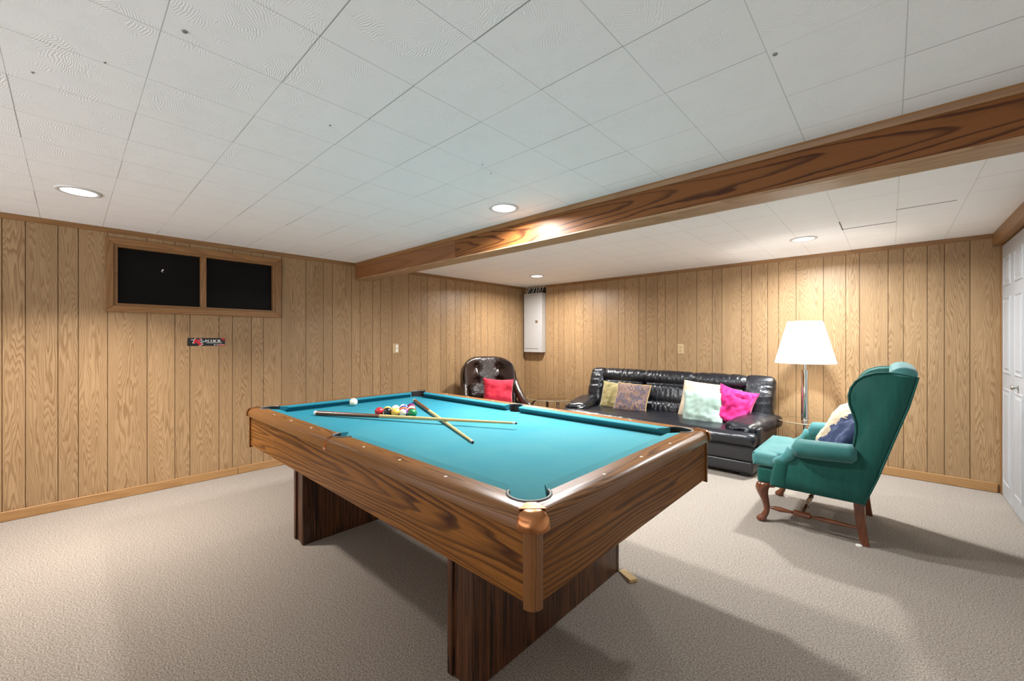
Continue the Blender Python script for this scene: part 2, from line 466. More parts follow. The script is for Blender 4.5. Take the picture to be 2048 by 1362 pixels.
# ------------------------------------------------------------------ mesh helpers
class Buf:
    def __init__(self):
        self.v, self.f, self.m = [], [], []

    def add(self, verts, faces, mi=0):
        o = len(self.v)
        self.v += [Vector(p) for p in verts]
        self.f += [tuple(i + o for i in f) for f in faces]
        self.m += [mi] * len(faces)
        return self

    def box(self, x0, x1, y0, y1, z0, z1, mi=0):
        return self.add([(x0, y0, z0), (x1, y0, z0), (x1, y1, z0), (x0, y1, z0), (x0, y0, z1), (x1, y0, z1), (x1, y1, z1), (x0, y1, z1)],
                        [(0, 3, 2, 1), (4, 5, 6, 7), (0, 1, 5, 4), (1, 2, 6, 5), (2, 3, 7, 6), (3, 0, 4, 7)], mi)

    def lathe(self, prof, n=32, c=(0, 0, 0), axis='z', mi=0, a0=0, a1=2 * PI, cap=True):
        full = abs(a1 - a0 - 2 * PI) < 1e-6
        k = n if full else n + 1
        vs = []
        for r, z in prof:
            for i in range(k):
                a = a0 + (a1 - a0) * i / n
                p = (r * math.cos(a), r * math.sin(a), z)
                if axis == 'x':
                    p = (p[2], p[0], p[1])
                elif axis == 'y':
                    p = (p[0], p[2], p[1])
                vs.append(Vector(p) + Vector(c))
        fs = []
        for j in range(len(prof) - 1):
            for i in range(n):
                a, b2 = j * k + i, j * k + (i + 1) % k
                fs.append((a, b2, b2 + k, a + k))
        if cap and full:
            if prof[0][0] > 1e-5:
                fs.append(tuple(reversed(range(k))))
            if prof[-1][0] > 1e-5:
                fs.append(tuple(range((len(prof) - 1) * k, len(prof) * k)))
        return self.add(vs, fs, mi)

    def tube(self, path, rad, n=12, mi=0, cap=True, closed=False, flat=1.0):
        path = [Vector(p) for p in path]
        L = len(path)
        if isinstance(rad, (int, float)):
            rad = [rad] * L
        vs, fs = [], []
        prev = None
        for i, p in enumerate(path):
            if closed:
                t = path[(i + 1) % L] - path[i - 1]
            else:
                t = path[min(i + 1, L - 1)] - path[max(i - 1, 0)]
            t.normalize()
            if prev is None:
                up = Vector((0, 0, 1)) if abs(t.z) < 0.9 else Vector((1, 0, 0))
                a = t.cross(up).normalized()
            else:
                a = (prev - t * prev.dot(t)).normalized()
            prev = a
            b2 = t.cross(a).normalized()
            for k in range(n):
                ang = 2 * PI * k / n
                vs.append(p + a * (rad[i] * math.cos(ang)) + b2 * (rad[i] * flat * math.sin(ang)))
        R = L if closed else L - 1
        for i in range(R):
            for k in range(n):
                j = (i + 1) % L
                fs.append((i * n + k, i * n + (k + 1) % n, j * n + (k + 1) % n, j * n + k))
        if cap and not closed:
            fs.append(tuple(reversed(range(n))))
            fs.append(tuple(range((L - 1) * n, L * n)))
        return self.add(vs, fs, mi)

    def prism(self, poly, z0, z1, mi=0, plane='xy'):
        """poly in the given plane, extruded along the remaining axis"""
        def mk(a, b2, c):
            return {'xy': (a, b2, c), 'xz': (a, c, b2), 'yz': (c, a, b2)}[plane]
        n = len(poly)
        vs = [mk(p[0], p[1], z0) for p in poly] + [mk(p[0], p[1], z1) for p in poly]
        fs = [tuple(reversed(range(n))), tuple(range(n, 2 * n))]
        for i in range(n):
            j = (i + 1) % n
            fs.append((i, j, j + n, i + n))
        return self.add(vs, fs, mi)

    def loft(self, rings, mi=0, cap=True):
        n = len(rings[0])
        vs = [p for r in rings for p in r]
        fs = []
        for i in range(len(rings) - 1):
            for k in range(n):
                fs.append((i * n + k, i * n + (k + 1) % n, (i + 1) * n + (k + 1) % n, (i + 1) * n + k))
        if cap:
            fs.append(tuple(reversed(range(n))))
            fs.append(tuple(range((len(rings) - 1) * n, len(rings) * n)))
        return self.add(vs, fs, mi)

    def rbox(self, hx, hy, hz, r, nx=8, ny=8, nz=6, k=4, c=(0, 0, 0), puff=(0, 0, 0), fn=None, mat=None, mi=0):
        """rounded, optionally puffed box; fn(p, n) -> displacement along n; mat places it"""
        def pts(h, n):
            rr = min(r, h)
            a = [-h + rr * (1 - math.cos(PI / 2 * i / k)) * 0.999 for i in range(k)]
            inner = [-(h - rr) + 2 * (h - rr) * i / n for i in range(n + 1)] if h - rr > 1e-6 else [0.0]
            return a + inner + [-x for x in reversed(a)]
        X, Y, Z = pts(hx, nx), pts(hy, ny), pts(hz, nz)
        bm = bmesh.new()

        def face_grid(A, B2, mk):
            g = [[bm.verts.new(mk(a, b2)) for b2 in B2] for a in A]
            for i in range(len(A) - 1):
                for j in range(len(B2) - 1):
                    bm.faces.new((g[i][j], g[i + 1][j], g[i + 1][j + 1], g[i][j + 1]))
        face_grid(X, Y, lambda a, b2: (a, b2, hz))
        face_grid(Y, X, lambda a, b2: (b2, a, -hz))
        face_grid(Y, Z, lambda a, b2: (hx, a, b2))
        face_grid(Z, Y, lambda a, b2: (-hx, b2, a))
        face_grid(Z, X, lambda a, b2: (b2, hy, a))
        face_grid(X, Z, lambda a, b2: (a, -hy, b2))
        bmesh.ops.remove_doubles(bm, verts=bm.verts, dist=1e-5)
        rx, ry, rz = min(r, hx), min(r, hy), min(r, hz)
        for v in bm.verts:
            p = v.co
            q = Vector((max(-hx + rx, min(hx - rx, p.x)), max(-hy + ry, min(hy - ry, p.y)), max(-hz + rz, min(hz - rz, p.z))))
            d = Vector(((p.x - q.x) / max(rx, 1e-6), (p.y - q.y) / max(ry, 1e-6), (p.z - q.z) / max(rz, 1e-6)))
            if d.length > 1e-6:
                d.normalize()
                d = Vector((d.x * rx, d.y * ry, d.z * rz))
            p2 = q + d
            u, v2, w2 = p2.x / hx, p2.y / hy, p2.z / hz
            bx = puff[0] * (1 - v2 * v2) * (1 - w2 * w2) * u
            by = puff[1] * (1 - u * u) * (1 - w2 * w2) * v2
            bz = puff[2] * (1 - u * u) * (1 - v2 * v2) * w2
            v.co = p2 + Vector((bx, by, bz))
        if fn:
            bm.normal_update()
            new = [(v, v.co + v.normal * fn(v.co, v.normal)) for v in bm.verts]
            for v, p in new:
                v.co = p
        bm.verts.index_update()
        vs = [v.co + Vector(c) for v in bm.verts]
        if mat is not None:
            vs = [mat @ v for v in vs]
        self.add(vs, [tuple(v.index for v in f.verts) for f in bm.faces], mi)
        bm.free()
        return self


def uv_box(me, grain='auto'):
    lo = Vector((1e9,) * 3)
    hi = Vector((-1e9,) * 3)
    for v in me.vertices:
        for i in range(3):
            lo[i] = min(lo[i], v.co[i])
            hi[i] = max(hi[i], v.co[i])
    d = hi - lo
    mid = (hi + lo) / 2
    g = {'x': 0, 'y': 1, 'z': 2}.get(grain, max(range(3), key=lambda i: d[i]))
    uvl = me.uv_layers.new(name='UVMap')
    for p in me.polygons:
        n = p.normal
        k = max(range(3), key=lambda i: abs(n[i]))
        axes = [i for i in range(3) if i != k]
        if g in axes:
            va = g
            ua = [i for i in axes if i != g][0]
        else:
            ua, va = axes
        for li in p.loop_indices:
            co = me.vertices[me.loops[li].vertex_index].co - mid
            uvl.data[li].uv = (co[ua] + 0.013 * k, co[va] + 0.37 * k)


def obj(name, buf, mats, parent=None, smooth=None, bevel=0, seg=2, grain='auto', loc=None, subdiv=0):
    me = bpy.data.meshes.new(name)
    me.from_pydata([tuple(v) for v in buf.v], [], buf.f)
    if not isinstance(mats, (list, tuple)):
        mats = [mats]
    for m in mats:
        me.materials.append(m)
    for p, mi in zip(me.polygons, buf.m):
        p.material_index = mi
    bm = bmesh.new()
    bm.from_mesh(me)
    bmesh.ops.recalc_face_normals(bm, faces=bm.faces)
    bm.to_mesh(me)
    bm.free()
    me.update()
    uv_box(me, grain)
    if smooth is not None:
        for p in me.polygons:
            p.use_smooth = True
        if smooth < 180:
            me.set_sharp_from_angle(angle=math.radians(smooth))
    o = bpy.data.objects.new(name, me)
    COL.objects.link(o)
    if parent:
        o.parent = parent
    if loc:
        o.location = loc
    if bevel:
        b = o.modifiers.new('bevel', 'BEVEL')
        b.width = bevel
        b.segments = seg
        b.limit_method = 'ANGLE'
        b.angle_limit = math.radians(40)
        b.harden_normals = False
        for p in me.polygons:
            p.use_smooth = True
        me.set_sharp_from_angle(angle=math.radians(50))
    if subdiv:
        s = o.modifiers.new('subdivision', 'SUBSURF')
        s.levels = s.render_levels = subdiv
    return o


def tag(o, label, cat, group=None, kind=None):
    o['label'] = label
    o['category'] = cat
    if group:
        o['group'] = group
    if kind:
        o['kind'] = kind
    return o


def thing(name, label, cat, loc=(0, 0, 0), rotz=0, group=None, kind=None):
    o = bpy.data.objects.new(name, None)
    o.empty_display_size = 0.1
    COL.objects.link(o)
    o.location = loc
    o.rotation_euler = (0, 0, rotz)
    return tag(o, label, cat, group, kind)


def copy_tree(o, parent=None):
    c = o.copy()
    COL.objects.link(c)
    if parent:
        c.parent = parent
    for ch in list(o.children):
        copy_tree(ch, c)
    return c


def text_mesh(s, size, extrude=0.0, bold=0.0, xs=1.0, shear=0.0, align='CENTER'):
    cu = bpy.data.curves.new('t', 'FONT')
    cu.body = s
    cu.size = size
    cu.extrude = extrude
    cu.offset = bold
    cu.shear = shear
    cu.align_x = align
    cu.align_y = 'CENTER'
    ob = bpy.data.objects.new('t', cu)
    COL.objects.link(ob)
    bpy.context.view_layer.update()
    dg = bpy.context.evaluated_depsgraph_get()
    me = ob.evaluated_get(dg).to_mesh()
    vs = [Vector((v.co.x * xs, v.co.y, v.co.z)) for v in me.vertices]
    fs = [tuple(p.vertices) for p in me.polygons]
    ob.evaluated_get(dg).to_mesh_clear()
    bpy.data.objects.remove(ob)
    bpy.data.curves.remove(cu)
    return vs, fs


# ------------------------------------------------------------------ room shell
XR = 5.06          # right wall
YF = -7.6          # the room runs on behind the camera
b = Buf()
b.add([(-0.1, YF, 0), (XR + 0.1, YF, 0), (XR + 0.1, 0.1, 0), (-0.1, 0.1, 0), (-0.1, YF, -0.05), (XR + 0.1, YF, -0.05), (XR + 0.1, 0.1, -0.05), (-0.1, 0.1, -0.05)],
      [(0, 1, 2, 3), (7, 6, 5, 4), (0, 4, 5, 1), (1, 5, 6, 2), (2, 6, 7, 3), (3, 7, 4, 0)])
floor = tag(obj('floor', b, M['carpet']), 'beige tan flecked carpet covering the whole floor', 'floor', kind='structure')
b = Buf().box(-0.1, XR + 0.1, YF, 0.1, H, H + 0.05)
ceiling = tag(obj('ceiling', b, M['ceiling']), 'white ceiling of square embossed tiles', 'ceiling', kind='structure')
# small marks and open joints in the ceiling tiles
for (x, y, r) in [(2.956, -4.85, .011), (4.145, -3.627, .010), (2.615, -4.993, .005), (2.378, -5.148, .006), (2.891, -3.595, .005), (2.937, -3.698, .005), (2.754, -4.36, .006)]:
    r *= 0.65
    q = Buf().lathe([(r, -0.0015), (r * 0.7, -0.004), (0.0005, -0.0045)], 12)
    obj('nail_head', q, M['mark'], ceiling, loc=(x, y, H))
q = Buf().box(4.124, 4.130, -1.267, -0.97, H - 0.002, H + 0.001).box(4.13, 4.43, -1.003, -0.997, H - 0.002, H + 0.001).box(4.425, 4.70, -1.37, -1.364, H - 0.0015, H + .001)
obj('open_joint', q, M['cavity'], ceiling)


def plank_wall(name, origin, along, normal, cuts, zmax, holes, label):
    """vertical panelling: one mesh, one quad per plank between grooves; holes = (a0,a1,z0,z1)"""
    me = bpy.data.meshes.new(name)
    vs, fs, mats, cols, uvs = [], [], [], [], []
    O, A, N = Vector(origin), Vector(along), Vector(normal)
    g = 0.0022

    def quad(a0, a1, z0, z1, d0, d1, mi, col, uo):
        i = len(vs)
        for a, z, d in ((a0, z0, d0), (a1, z0, d1), (a1, z1, d1), (a0, z1, d0)):
            vs.append(O + A * a + N * d + Vector((0, 0, z)))
            uvs.append((a - uo, z))
        fs.append((i, i + 1, i + 2, i + 3))
        mats.append(mi)
        cols.append(col)
    for k in range(len(cuts) - 1):
        a0, a1 = cuts[k], cuts[k + 1]
        col = (random.random(), random.random(), random.random())
        spans = [(0.0, zmax)]
        segs = [(a0, a1, spans)]
        for (h0, h1, z0, z1) in holes:
            ns = []
            for (s0, s1, sp) in segs:
                for (t0, t1, inside) in ((s0, min(s1, h0), 0), (max(s0, h0), min(s1, h1), 1), (max(s0, h1), s1, 0)):
                    if t1 - t0 > 1e-4:
                        ns.append((t0, t1, [(0.0, z0), (z1, zmax)] if inside else sp))
            segs = ns
        uo = (a0 + a1) / 2
        for (s0, s1, sp) in segs:
            for (z0, z1) in sp:
                l = g if abs(s0 - a0) < 1e-6 else 0
                r = g if abs(s1 - a1) < 1e-6 else 0
                quad(s0 + l, s1 - r, z0, z1, 0, 0, 0, col, uo)
                if l:
                    quad(s0, s0 + l, z0, z1, -0.003, 0, 1, col, uo)
                if r:
                    quad(s1 - r, s1, z0, z1, 0, -0.003, 1, col, uo)
    me.from_pydata([tuple(v) for v in vs], [], fs)
    me.materials.append(M['panel'])
    me.materials.append(M['groove'])
    for p, mi in zip(me.polygons, mats):
        p.material_index = mi
    ca = me.color_attributes.new('plank', 'FLOAT_COLOR', 'CORNER')
    uvl = me.uv_layers.new(name='UVMap')
    for p in me.polygons:
        for li in p.loop_indices:
            ca.data[li].color = (*cols[p.index], 1)
            uvl.data[li].uv = uvs[me.loops[li].vertex_index]
    bm = bmesh.new()
    bm.from_mesh(me)
    for f in bm.faces:
        if f.normal.dot(N) < 0:
            f.normal_flip()
    bm.to_mesh(me)
    bm.free()
    # a solid sheet behind the planks keeps the outside light out
    o = bpy.data.objects.new(name, me)
    COL.objects.link(o)
    tag(o, label, 'wall', kind='structure')
    return o


lg = [-5.376, -5.274, -5.123, -5.022, -4.869, -4.642, -4.467, -4.367, -4.161, -4.059, -3.908, -3.808, -3.65, -3.422, -3.244, -3.149, -2.937, -2.838, -2.683,
      -2.585, -2.434, -2.204, -2.02, -1.92, -1.711, -1.611, -1.464, -1.357, -1.2, -1.09, -0.977, -0.84, -0.688, -0.492, -0.39, -0.22, -0.082, 0.0]
a = -5.376
pre = []
while a > YF:
    a -= random.choice([0.1, 0.15, 0.2, 0.1, 0.175])
    pre.append(max(a, YF))
lg = list(reversed(pre)) + lg
bg = [0.0, 0.12, 0.28, 0.43, 0.586, 0.68, 0.783, 0.98, 1.128, 1.287, 1.503, 1.686, 1.782, 1.977, 2.077, 2.229, 2.329, 2.478, 2.708, 2.881, 2.985, 3.185, 3.284, 3.437, 3.535, 3.688,
      3.913, 4.084, 4.185, 4.384, 4.486, 4.635, 4.738, 4.884, XR]
WY0, WY1, WZ0, WZ1 = -4.835, -3.705, 1.497, 1.970
wl = plank_wall('wall_left', (0, 0, 0), (0, 1, 0), (1, 0, 0), lg, H, [(WY0, WY1, WZ0, WZ1)], 'left wall of tan oak panelling with the dark basement window')
PX0, PX1 = 0.06, 0.44
wb = plank_wall('wall_back', (0, 0, 0), (1, 0, 0), (0, -1, 0), bg, H, [(PX0, PX1, 1.965, 2.06)], 'back wall of golden oak panelling behind the sofa')
obj('sheathing', Buf().box(-0.12, -0.085, YF, 0.1, 0, H), M['darkhole'], wl)
obj('sheathing', Buf().box(-0.1, XR + 0.1, 0.085, 0.12, 0, H), M['darkhole'], wb)

# right wall: plain painted wall beyond the closet doors, dark backing behind the doors
wr = obj('wall_right', Buf().box(XR, XR + 0.1, YF, -1.66, 0, H), plain('wall_paint', (0.66, 0.65, 0.63), 0.6, nscale=80, nbump=0.02))
tag(wr, 'plain off-white right wall past the closet doors', 'wall', kind='structure')
obj('sheathing', Buf().box(XR + 0.09, XR + 0.12, -1.66, 0.1, 0, H), M['darkhole'], wr)

# baseboards, crown trim
bb = Buf().box(0.0, 0.014, YF, -4.02, 0, 0.068).box(0.0, 0.014, -4.018, -0.001, 0, 0.068)
tag(obj('baseboard_left', bb, M['basewood'], bevel=0.004), 'low wooden baseboard along the left wall', 'baseboard', kind='structure')
bb = Buf().box(0.0, 5.035, -0.016, 0.0, 0, 0.078)
tag(obj('baseboard_back', bb, M['basewood'], bevel=0.006), 'low rounded wooden baseboard along the back wall', 'baseboard', kind='structure')
cb = Buf().prism([(0, H), (0.020, H), (0.018, H - 0.012), (0.006, H - 0.034), (0, H - 0.036)], YF, -2.895, plane='xz')
tag(obj('trim_1', cb, M['trimwood'], smooth=30), 'thin brown ceiling trim over the left wall on the window side', 'trim', kind='structure')
cb = Buf().prism([(0, H), (0.020, H), (0.018, H - 0.012), (0.006, H - 0.034), (0, H - 0.036)], -2.735, 0, plane='xz')
tag(obj('trim_2', cb, M['trimwood'], smooth=30), 'thin brown ceiling trim over the left wall past the beam', 'trim', kind='structure')
cb = Buf().prism([(0, H), (-0.020, H), (-0.018, H - 0.012), (-0.006, H - 0.034), (0, H - 0.036)], 0.44, XR - 0.04, plane='yz')
tag(obj('trim_3', cb, M['trimwood'], smooth=30), 'thin brown ceiling trim over the back wall', 'trim', kind='structure')

# ceiling beam
beam = thing('trim_4', 'long boxed oak beam crossing under the ceiling', 'beam', (0, -2.815, 1.902), kind='structure')
BZ = H - 1.902
obj('face_board', Buf().box(0.001, 1.745, -0.078, -0.060, 0.012, BZ), M['beam_plain'], beam, grain='x', bevel=0.002)
obj('face_board', Buf().box(1.748, XR, -0.078, -0.060, 0.012, BZ), M['beam'], beam, grain='x', bevel=0.002)
obj('rear_board', Buf().box(0.001, XR, 0.056, 0.074, 0.012, BZ), M['beam'], beam, grain='x')
obj('bottom_board', Buf().box(0.001, XR, -0.077, 0.073, 0.0, 0.014), M['beam_bottom'], beam, grain='x', bevel=0.003)
obj('top_strip', Buf().prism([(-0.079, BZ), (-0.092, BZ), (-0.092, BZ - 0.010), (-0.084, BZ - 0.03), (-0.079, BZ - 0.032)], 0.02, XR, plane='yz'), M['trimwood'], beam, grain='x')

# ------------------------------------------------------------------ window
win = thing('window_1', 'dark basement hopper window in a wide wooden frame on the left wall', 'window', (0, (WY0 + WY1) / 2, 1.45), kind='structure')
oy = (WY0 + WY1) / 2
hw, hz0, hz1 = (WY1 - WY0) / 2, WZ0 - 1.45, WZ1 - 1.45
O = 0.05
oh0, oh1 = hz0 - O, hz1 + O
def frame_board(pts):
    return Buf().prism(pts, 0.001, 0.018, plane='yz')
wo = hw + O
obj('frame_board', frame_board([(-wo, oh0), (wo, oh0), (hw, hz0), (-hw, hz0)]), M['trimwood'], win, grain='y', bevel=0.004)
obj('frame_board', frame_board([(-hw, hz1), (hw, hz1), (wo, oh1), (-wo, oh1)]), M['trimwood'], win, grain='y', bevel=0.004)
obj('frame_board', frame_board([(-wo, oh0), (-hw, hz0), (-hw, hz1), (-wo, oh1)]), M['trimwood'], win, grain='z', bevel=0.004)
obj('frame_board', frame_board([(hw, hz0), (wo, oh0), (wo, oh1), (hw, hz1)]), M['trimwood'], win, grain='z', bevel=0.004)
q = Buf().box(-0.05, 0.004, -hw, hw, hz0, hz0 + 0.018).box(-0.05, 0.004, -hw, hw, hz1 - 0.018, hz1)
q.box(-0.05, 0.0035, -hw, -hw + 0.022, hz0 + 0.018, hz1 - 0.018).box(-0.05, 0.0035, hw - 0.022, hw, hz0 + 0.018, hz1 - 0.018)
obj('jamb', q, M['trimwood'], win, grain='y')
mx = -4.272 - oy
obj('mullion', Buf().box(-0.045, 0.0, mx - 0.021, mx + 0.021, hz0 + 0.018, hz1 - 0.018), M['trimwood'], win, grain='z', bevel=0.003)
obj('pane', Buf().box(-0.048, -0.042, -hw + 0.02, mx - 0.02, hz0 + 0.016, hz1 - 0.016), M['pane'], win)
obj('pane', Buf().box(-0.048, -0.042, mx + 0.02, hw - 0.02, hz0 + 0.016, hz1 - 0.016), M['pane'], win)
q = Buf().lathe([(0.006, 0), (0.006, 0.006), (0.002, 0.008)], 10, axis='x', c=(-0.042, -4.54 - oy, 0.36)).tube([(-0.036, -4.54 - oy, 0.36), (-0.034, -4.55 - oy, 0.35), (-0.036, -4.54 - oy, 0.342)], 0.0025, 6)
obj('latch_hook', q, M['white'], win)

# ------------------------------------------------------------------ closet doors on the right wall
dr = thing('door_1', 'white panelled bifold closet doors on the right wall', 'door', (5.05, -0.83, 0), kind='structure')


def leaf(y0, y1):
    b2 = Buf()
    x0, x1, z0, z1 = 0.0, 0.03, 0.012, 1.972
    b2.box(x0, x1, y0, y1, z0, z1)
    wd = y1 - y0
    m = 0.07
    for (p0, p1) in ((0.12, 0.86), (0.97, 1.56), (1.64, 1.87)):
        # raised moulded panel: sunk border and raised field
        a0, a1 = y0 + m, y1 - m
        r = [[(-0.0005, a0, p0), (-0.0005, a1, p0), (-0.0005, a1, p1), (-0.0005, a0, p1)]]
        for ins, dx in ((0.006, -0.007), (0.013, -0.008), (0.020, -0.002), (0.032, -0.002), (0.046, -0.008)):
            r.append([(dx, a0 + ins, p0 + ins), (dx, a1 - ins, p0 + ins), (dx, a1 - ins, p1 - ins), (dx, a0 + ins, p1 - ins)])
        b2.loft(r, cap=False)
        b2.add(r[-1], [(0, 1, 2, 3)])
    return b2


edges = [0.775, 0.387, 0.0, -0.388, -0.775]
for k in range(4):
    lf = obj('door_leaf', leaf(edges[k + 1] + 0.002, edges[k] - 0.002), M['doorwhite'], dr, smooth=20)
    if k in (1, 2):
        yk = 0.217 if k == 1 else -0.217
        kb = Buf().lathe([(0.016, 0.0), (0.016, -0.004), (0.007, -0.006), (0.006, -0.016), (0.013, -0.021), (0.017, -0.028), (0.013, -0.034), (0.001, -0.036)], 20, axis='x', c=(0, yk, 0.897))
        obj('knob', kb, M['steel'], lf, smooth=60)
hd = Buf().box(-0.045, 0.012, -0.79, 0.829, 1.985, H)
obj('header_board', hd, M['trimwood'], dr, grain='y', bevel=0.004)
jb = Buf().box(-0.004, 0.012, 0.778, 0.829, 0, 1.985).box(-0.02, 0.012, -0.83, -0.78, 0, 2.06)
obj('jamb', jb, M['trimwood'], dr, grain='z', bevel=0.002)

# ------------------------------------------------------------------ recessed ceiling lights
can_labels = ['round recessed ceiling light nearest the window wall, in front of the window', 'round recessed ceiling light above the pool table beside the beam',
              'round recessed ceiling light past the beam, above the green armchair side', 'round recessed ceiling light past the beam in the far corner above the brown chair',
              'round recessed ceiling light tucked right behind the oak beam']
for (x, y, pw, spr, lc), lab in zip(CANS, can_labels):
    t = thing('recessed_light', lab, 'ceiling light', (x, y, H), group='recessed ceiling lights')
    obj('trim_ring', Buf().lathe([(0.098, 0.0), (0.098, -0.003), (0.094, -0.006), (0.078, -0.007), (0.074, -0.003), (0.072, 0.0)], 40, cap=False), M['trimring'], t, smooth=60)
    obj('lens', Buf().lathe([(0.0736, -0.001), (0.0736, -0.0035), (0.05, -0.0045), (0.0005, -0.005)], 40), M['lens'], t, smooth=60)
    area_disc('can_lamp', x, y, H - 0.012, pw, spr, lc)

# ------------------------------------------------------------------ electrical panel
ep = thing('electrical_panel', 'grey metal breaker panel hung high in the corner of the back wall', 'electrical panel', (0.26, 0, 1.04))
q = Buf().box(-0.183, 0.170, -0.095, -0.001, 0, 0.93)
obj('enclosure', q, M['panelgrey'], ep, bevel=0.003)
q = Buf().box(-0.19, 0.145, -0.103, -0.0955, 0.0, 0.93)
fp = obj('cover', q, M['panelgrey'], ep, bevel=0.003)
q = Buf().box(-0.155, 0.105, -0.109, -0.1035, 0.06, 0.90)
dp = obj('panel_door', q, M['panelgrey'], ep, bevel=0.002)
q = Buf().box(0.055, 0.10, -0.112, -0.1095, 0.46, 0.50).box(0.06, 0.095, -0.114, -0.112, 0.485, 0.495)
obj('latch', q, M['steel'], dp)
q = Buf().box(PX0, PX1, 0.02, 0.03, 1.965 - 1.04, 2.06 - 1.04)
for v in q.v:
    v.x -= 0.26
obj('cavity', q, M['darkhole'], ep)
for i in range(9):
    x = -0.16 + i * 0.036 + random.uniform(-.008, .008)
    q = Buf().tube([(x, -0.04, 0.925), (x + random.uniform(-.01, .01), -0.03, 0.965), (x + random.uniform(-.02, .02), -0.012, 1.03)], 0.004 if i % 3 else 0.007, 8)
    obj('cable', q, M['wire'], ep, smooth=60)


# ------------------------------------------------------------------ wall plates
sw = thing('light_switch', 'tan double switch plate on the left wall', 'switch', (0, -2.386, 1.128))
obj('plate', Buf().box(0.0, 0.006, -0.042, 0.042, -0.058, 0.058), M['ivory'], sw, bevel=0.003)
for z in (-0.024, 0.024):
    obj('rocker', Buf().box(0.0055, 0.013, -0.004, 0.028, z - 0.02, z + 0.02), M['white'], sw, bevel=0.004)
ou = thing('wall_outlet', 'tan duplex outlet on the back wall above the sofa', 'outlet', (2.52, 0, 1.122))
obj('plate', Buf().box(-0.038, 0.038, -0.006, 0.0, -0.06, 0.06), M['ivory'], ou, bevel=0.003)
for z in (-0.022, 0.022):
    rc = obj('receptacle', Buf().lathe([(0.016, -0.0055), (0.016, -0.009), (0.001, -0.0095)], 24, axis='y', c=(0, 0, z)), M['ivory'], ou, smooth=40)
    q = Buf().box(-0.008, -0.005, -0.0105, -0.009, z - 0.002, z + 0.008).box(0.005, 0.008, -0.0105, -0.009, z - 0.002, z + 0.008)
    q.lathe([(0.003, -0.009), (0.003, -0.0105)], 10, axis='y', c=(0, 0, z - 0.008))
    obj('slot', q, M['black'], rc)

# ------------------------------------------------------------------ bumper sticker
st = thing('sticker', 'black and red bumper sticker stuck to the left wall under the window', 'sticker', (0.0, -4.25, 1.2125))
obj('backing', Buf().box(0.0005, 0.002, -0.134, 0.134, -0.034, 0.034), plain('sticker_black', (0.006, 0.005, 0.006), 0.35), st)
M['stred'] = plain('sticker_red', (0.55, 0.005, 0.02), 0.35)
M['stwhite'] = plain('sticker_white', (0.75, 0.73, 0.70), 0.4)


def on_wall(vs, y, z, x):
    return [Vector((x, y + v.x, z + v.y)) for v in vs]


def flat(pts, x):
    return Buf().prism([(p[0] * 0.134, p[1] * 0.034) for p in pts], x, x + 0.0004, plane='yz')


K = [(-.72, -.35), (-.62, .8), (-.56, .85), (-.50, .35), (-.36, .8), (-.28, .62), (-.42, .1), (-.22, -.55), (-.40, -.95), (-.50, -.25), (-.55, -.1), (-.60, -.35)]
K2 = [((p[0] + .5) * 1.16 - .5, p[1] * 1.10) for p in K]
obj('letter_outline', flat(K2, 0.0022), M['stwhite'], st)
obj('red_letter', flat(K, 0.0027), M['stred'], st)
obj('speed_stripe', flat([(-.84, .62), (-.60, .62), (-.62, .45), (-.82, .5)], 0.0022), M['stwhite'], st)
q = flat([(-.30, .62), (-.16, .2), (-.08, .2), (-.02, .05), (-.12, .0), (-.26, .18), (-.32, .4)], 0.0022)
q2 = flat([(-.34, .18), (-.22, .02), (-.12, -.02), (-.24, -.25), (-.32, -.1)], 0.0022)
q.add(q2.v, q2.f)
obj('emblem_swoosh', q, plain('sticker_grey', (0.33, 0.40, 0.40), 0.4), st)
lt = Buf()
_sn = [0]
def stroke(x0, y0, x1, y1, wd):
    # a slanted bar with level ends, letter units: height 1
    _sn[0] += 1
    lt.add([Vector((0.0024 + 0.00008 * _sn[0], 0.046 + (a_ * 0.0195), 0.0095 + (b_ - 0.5) * 0.0185)) for a_, b_ in ((x0, y0), (x0 + wd, y0), (x1 + wd, y1), (x1, y1))], [(0, 1, 2, 3)])
X0 = -2.9
stroke(X0, 0, X0, 1, .38); stroke(X0 + .38, .48, X0 + 1.15, 1, .45); stroke(X0 + 1.2, 0, X0 + .42, .58, .45)
stroke(X0 + 1.95, 0, X0 + 1.95, .70, .40); stroke(X0 + 1.95, .80, X0 + 1.95, 1.05, .40)
for dx_ in (2.6, 4.3):
    stroke(X0 + dx_, 0, X0 + dx_ + 1.05, 1, .50); stroke(X0 + dx_ + 1.05, 0, X0 + dx_, 1, .50)
obj('lettering', lt, M['stwhite'], st)
obj('small_print', flat([(-.02, -.16), (.84, -.16), (.84, -.28), (-.02, -.28)], 0.0022), M['stwhite'], st)
obj('red_corner', flat([(.78, .98), (.98, .98), (.98, .62), (.90, .30)], 0.0022), M['stred'], st)
obj('red_corner', flat([(.55, -.98), (.98, -.98), (.98, -.62), (.70, -.62)], 0.0022), M['stred'], st)
q = Buf().lathe([(0.0045, 0), (0.0045, 0.0006)], 16, axis='x', c=(0.0021, 0.42 * 0.134, -0.72 * 0.034))
q2 = flat([(.48, -.68), (.96, -.68), (.96, -.77), (.48, -.77)], 0.0030)
q.add(q2.v, q2.f)
obj('web_address', q, M['stwhite'], st)

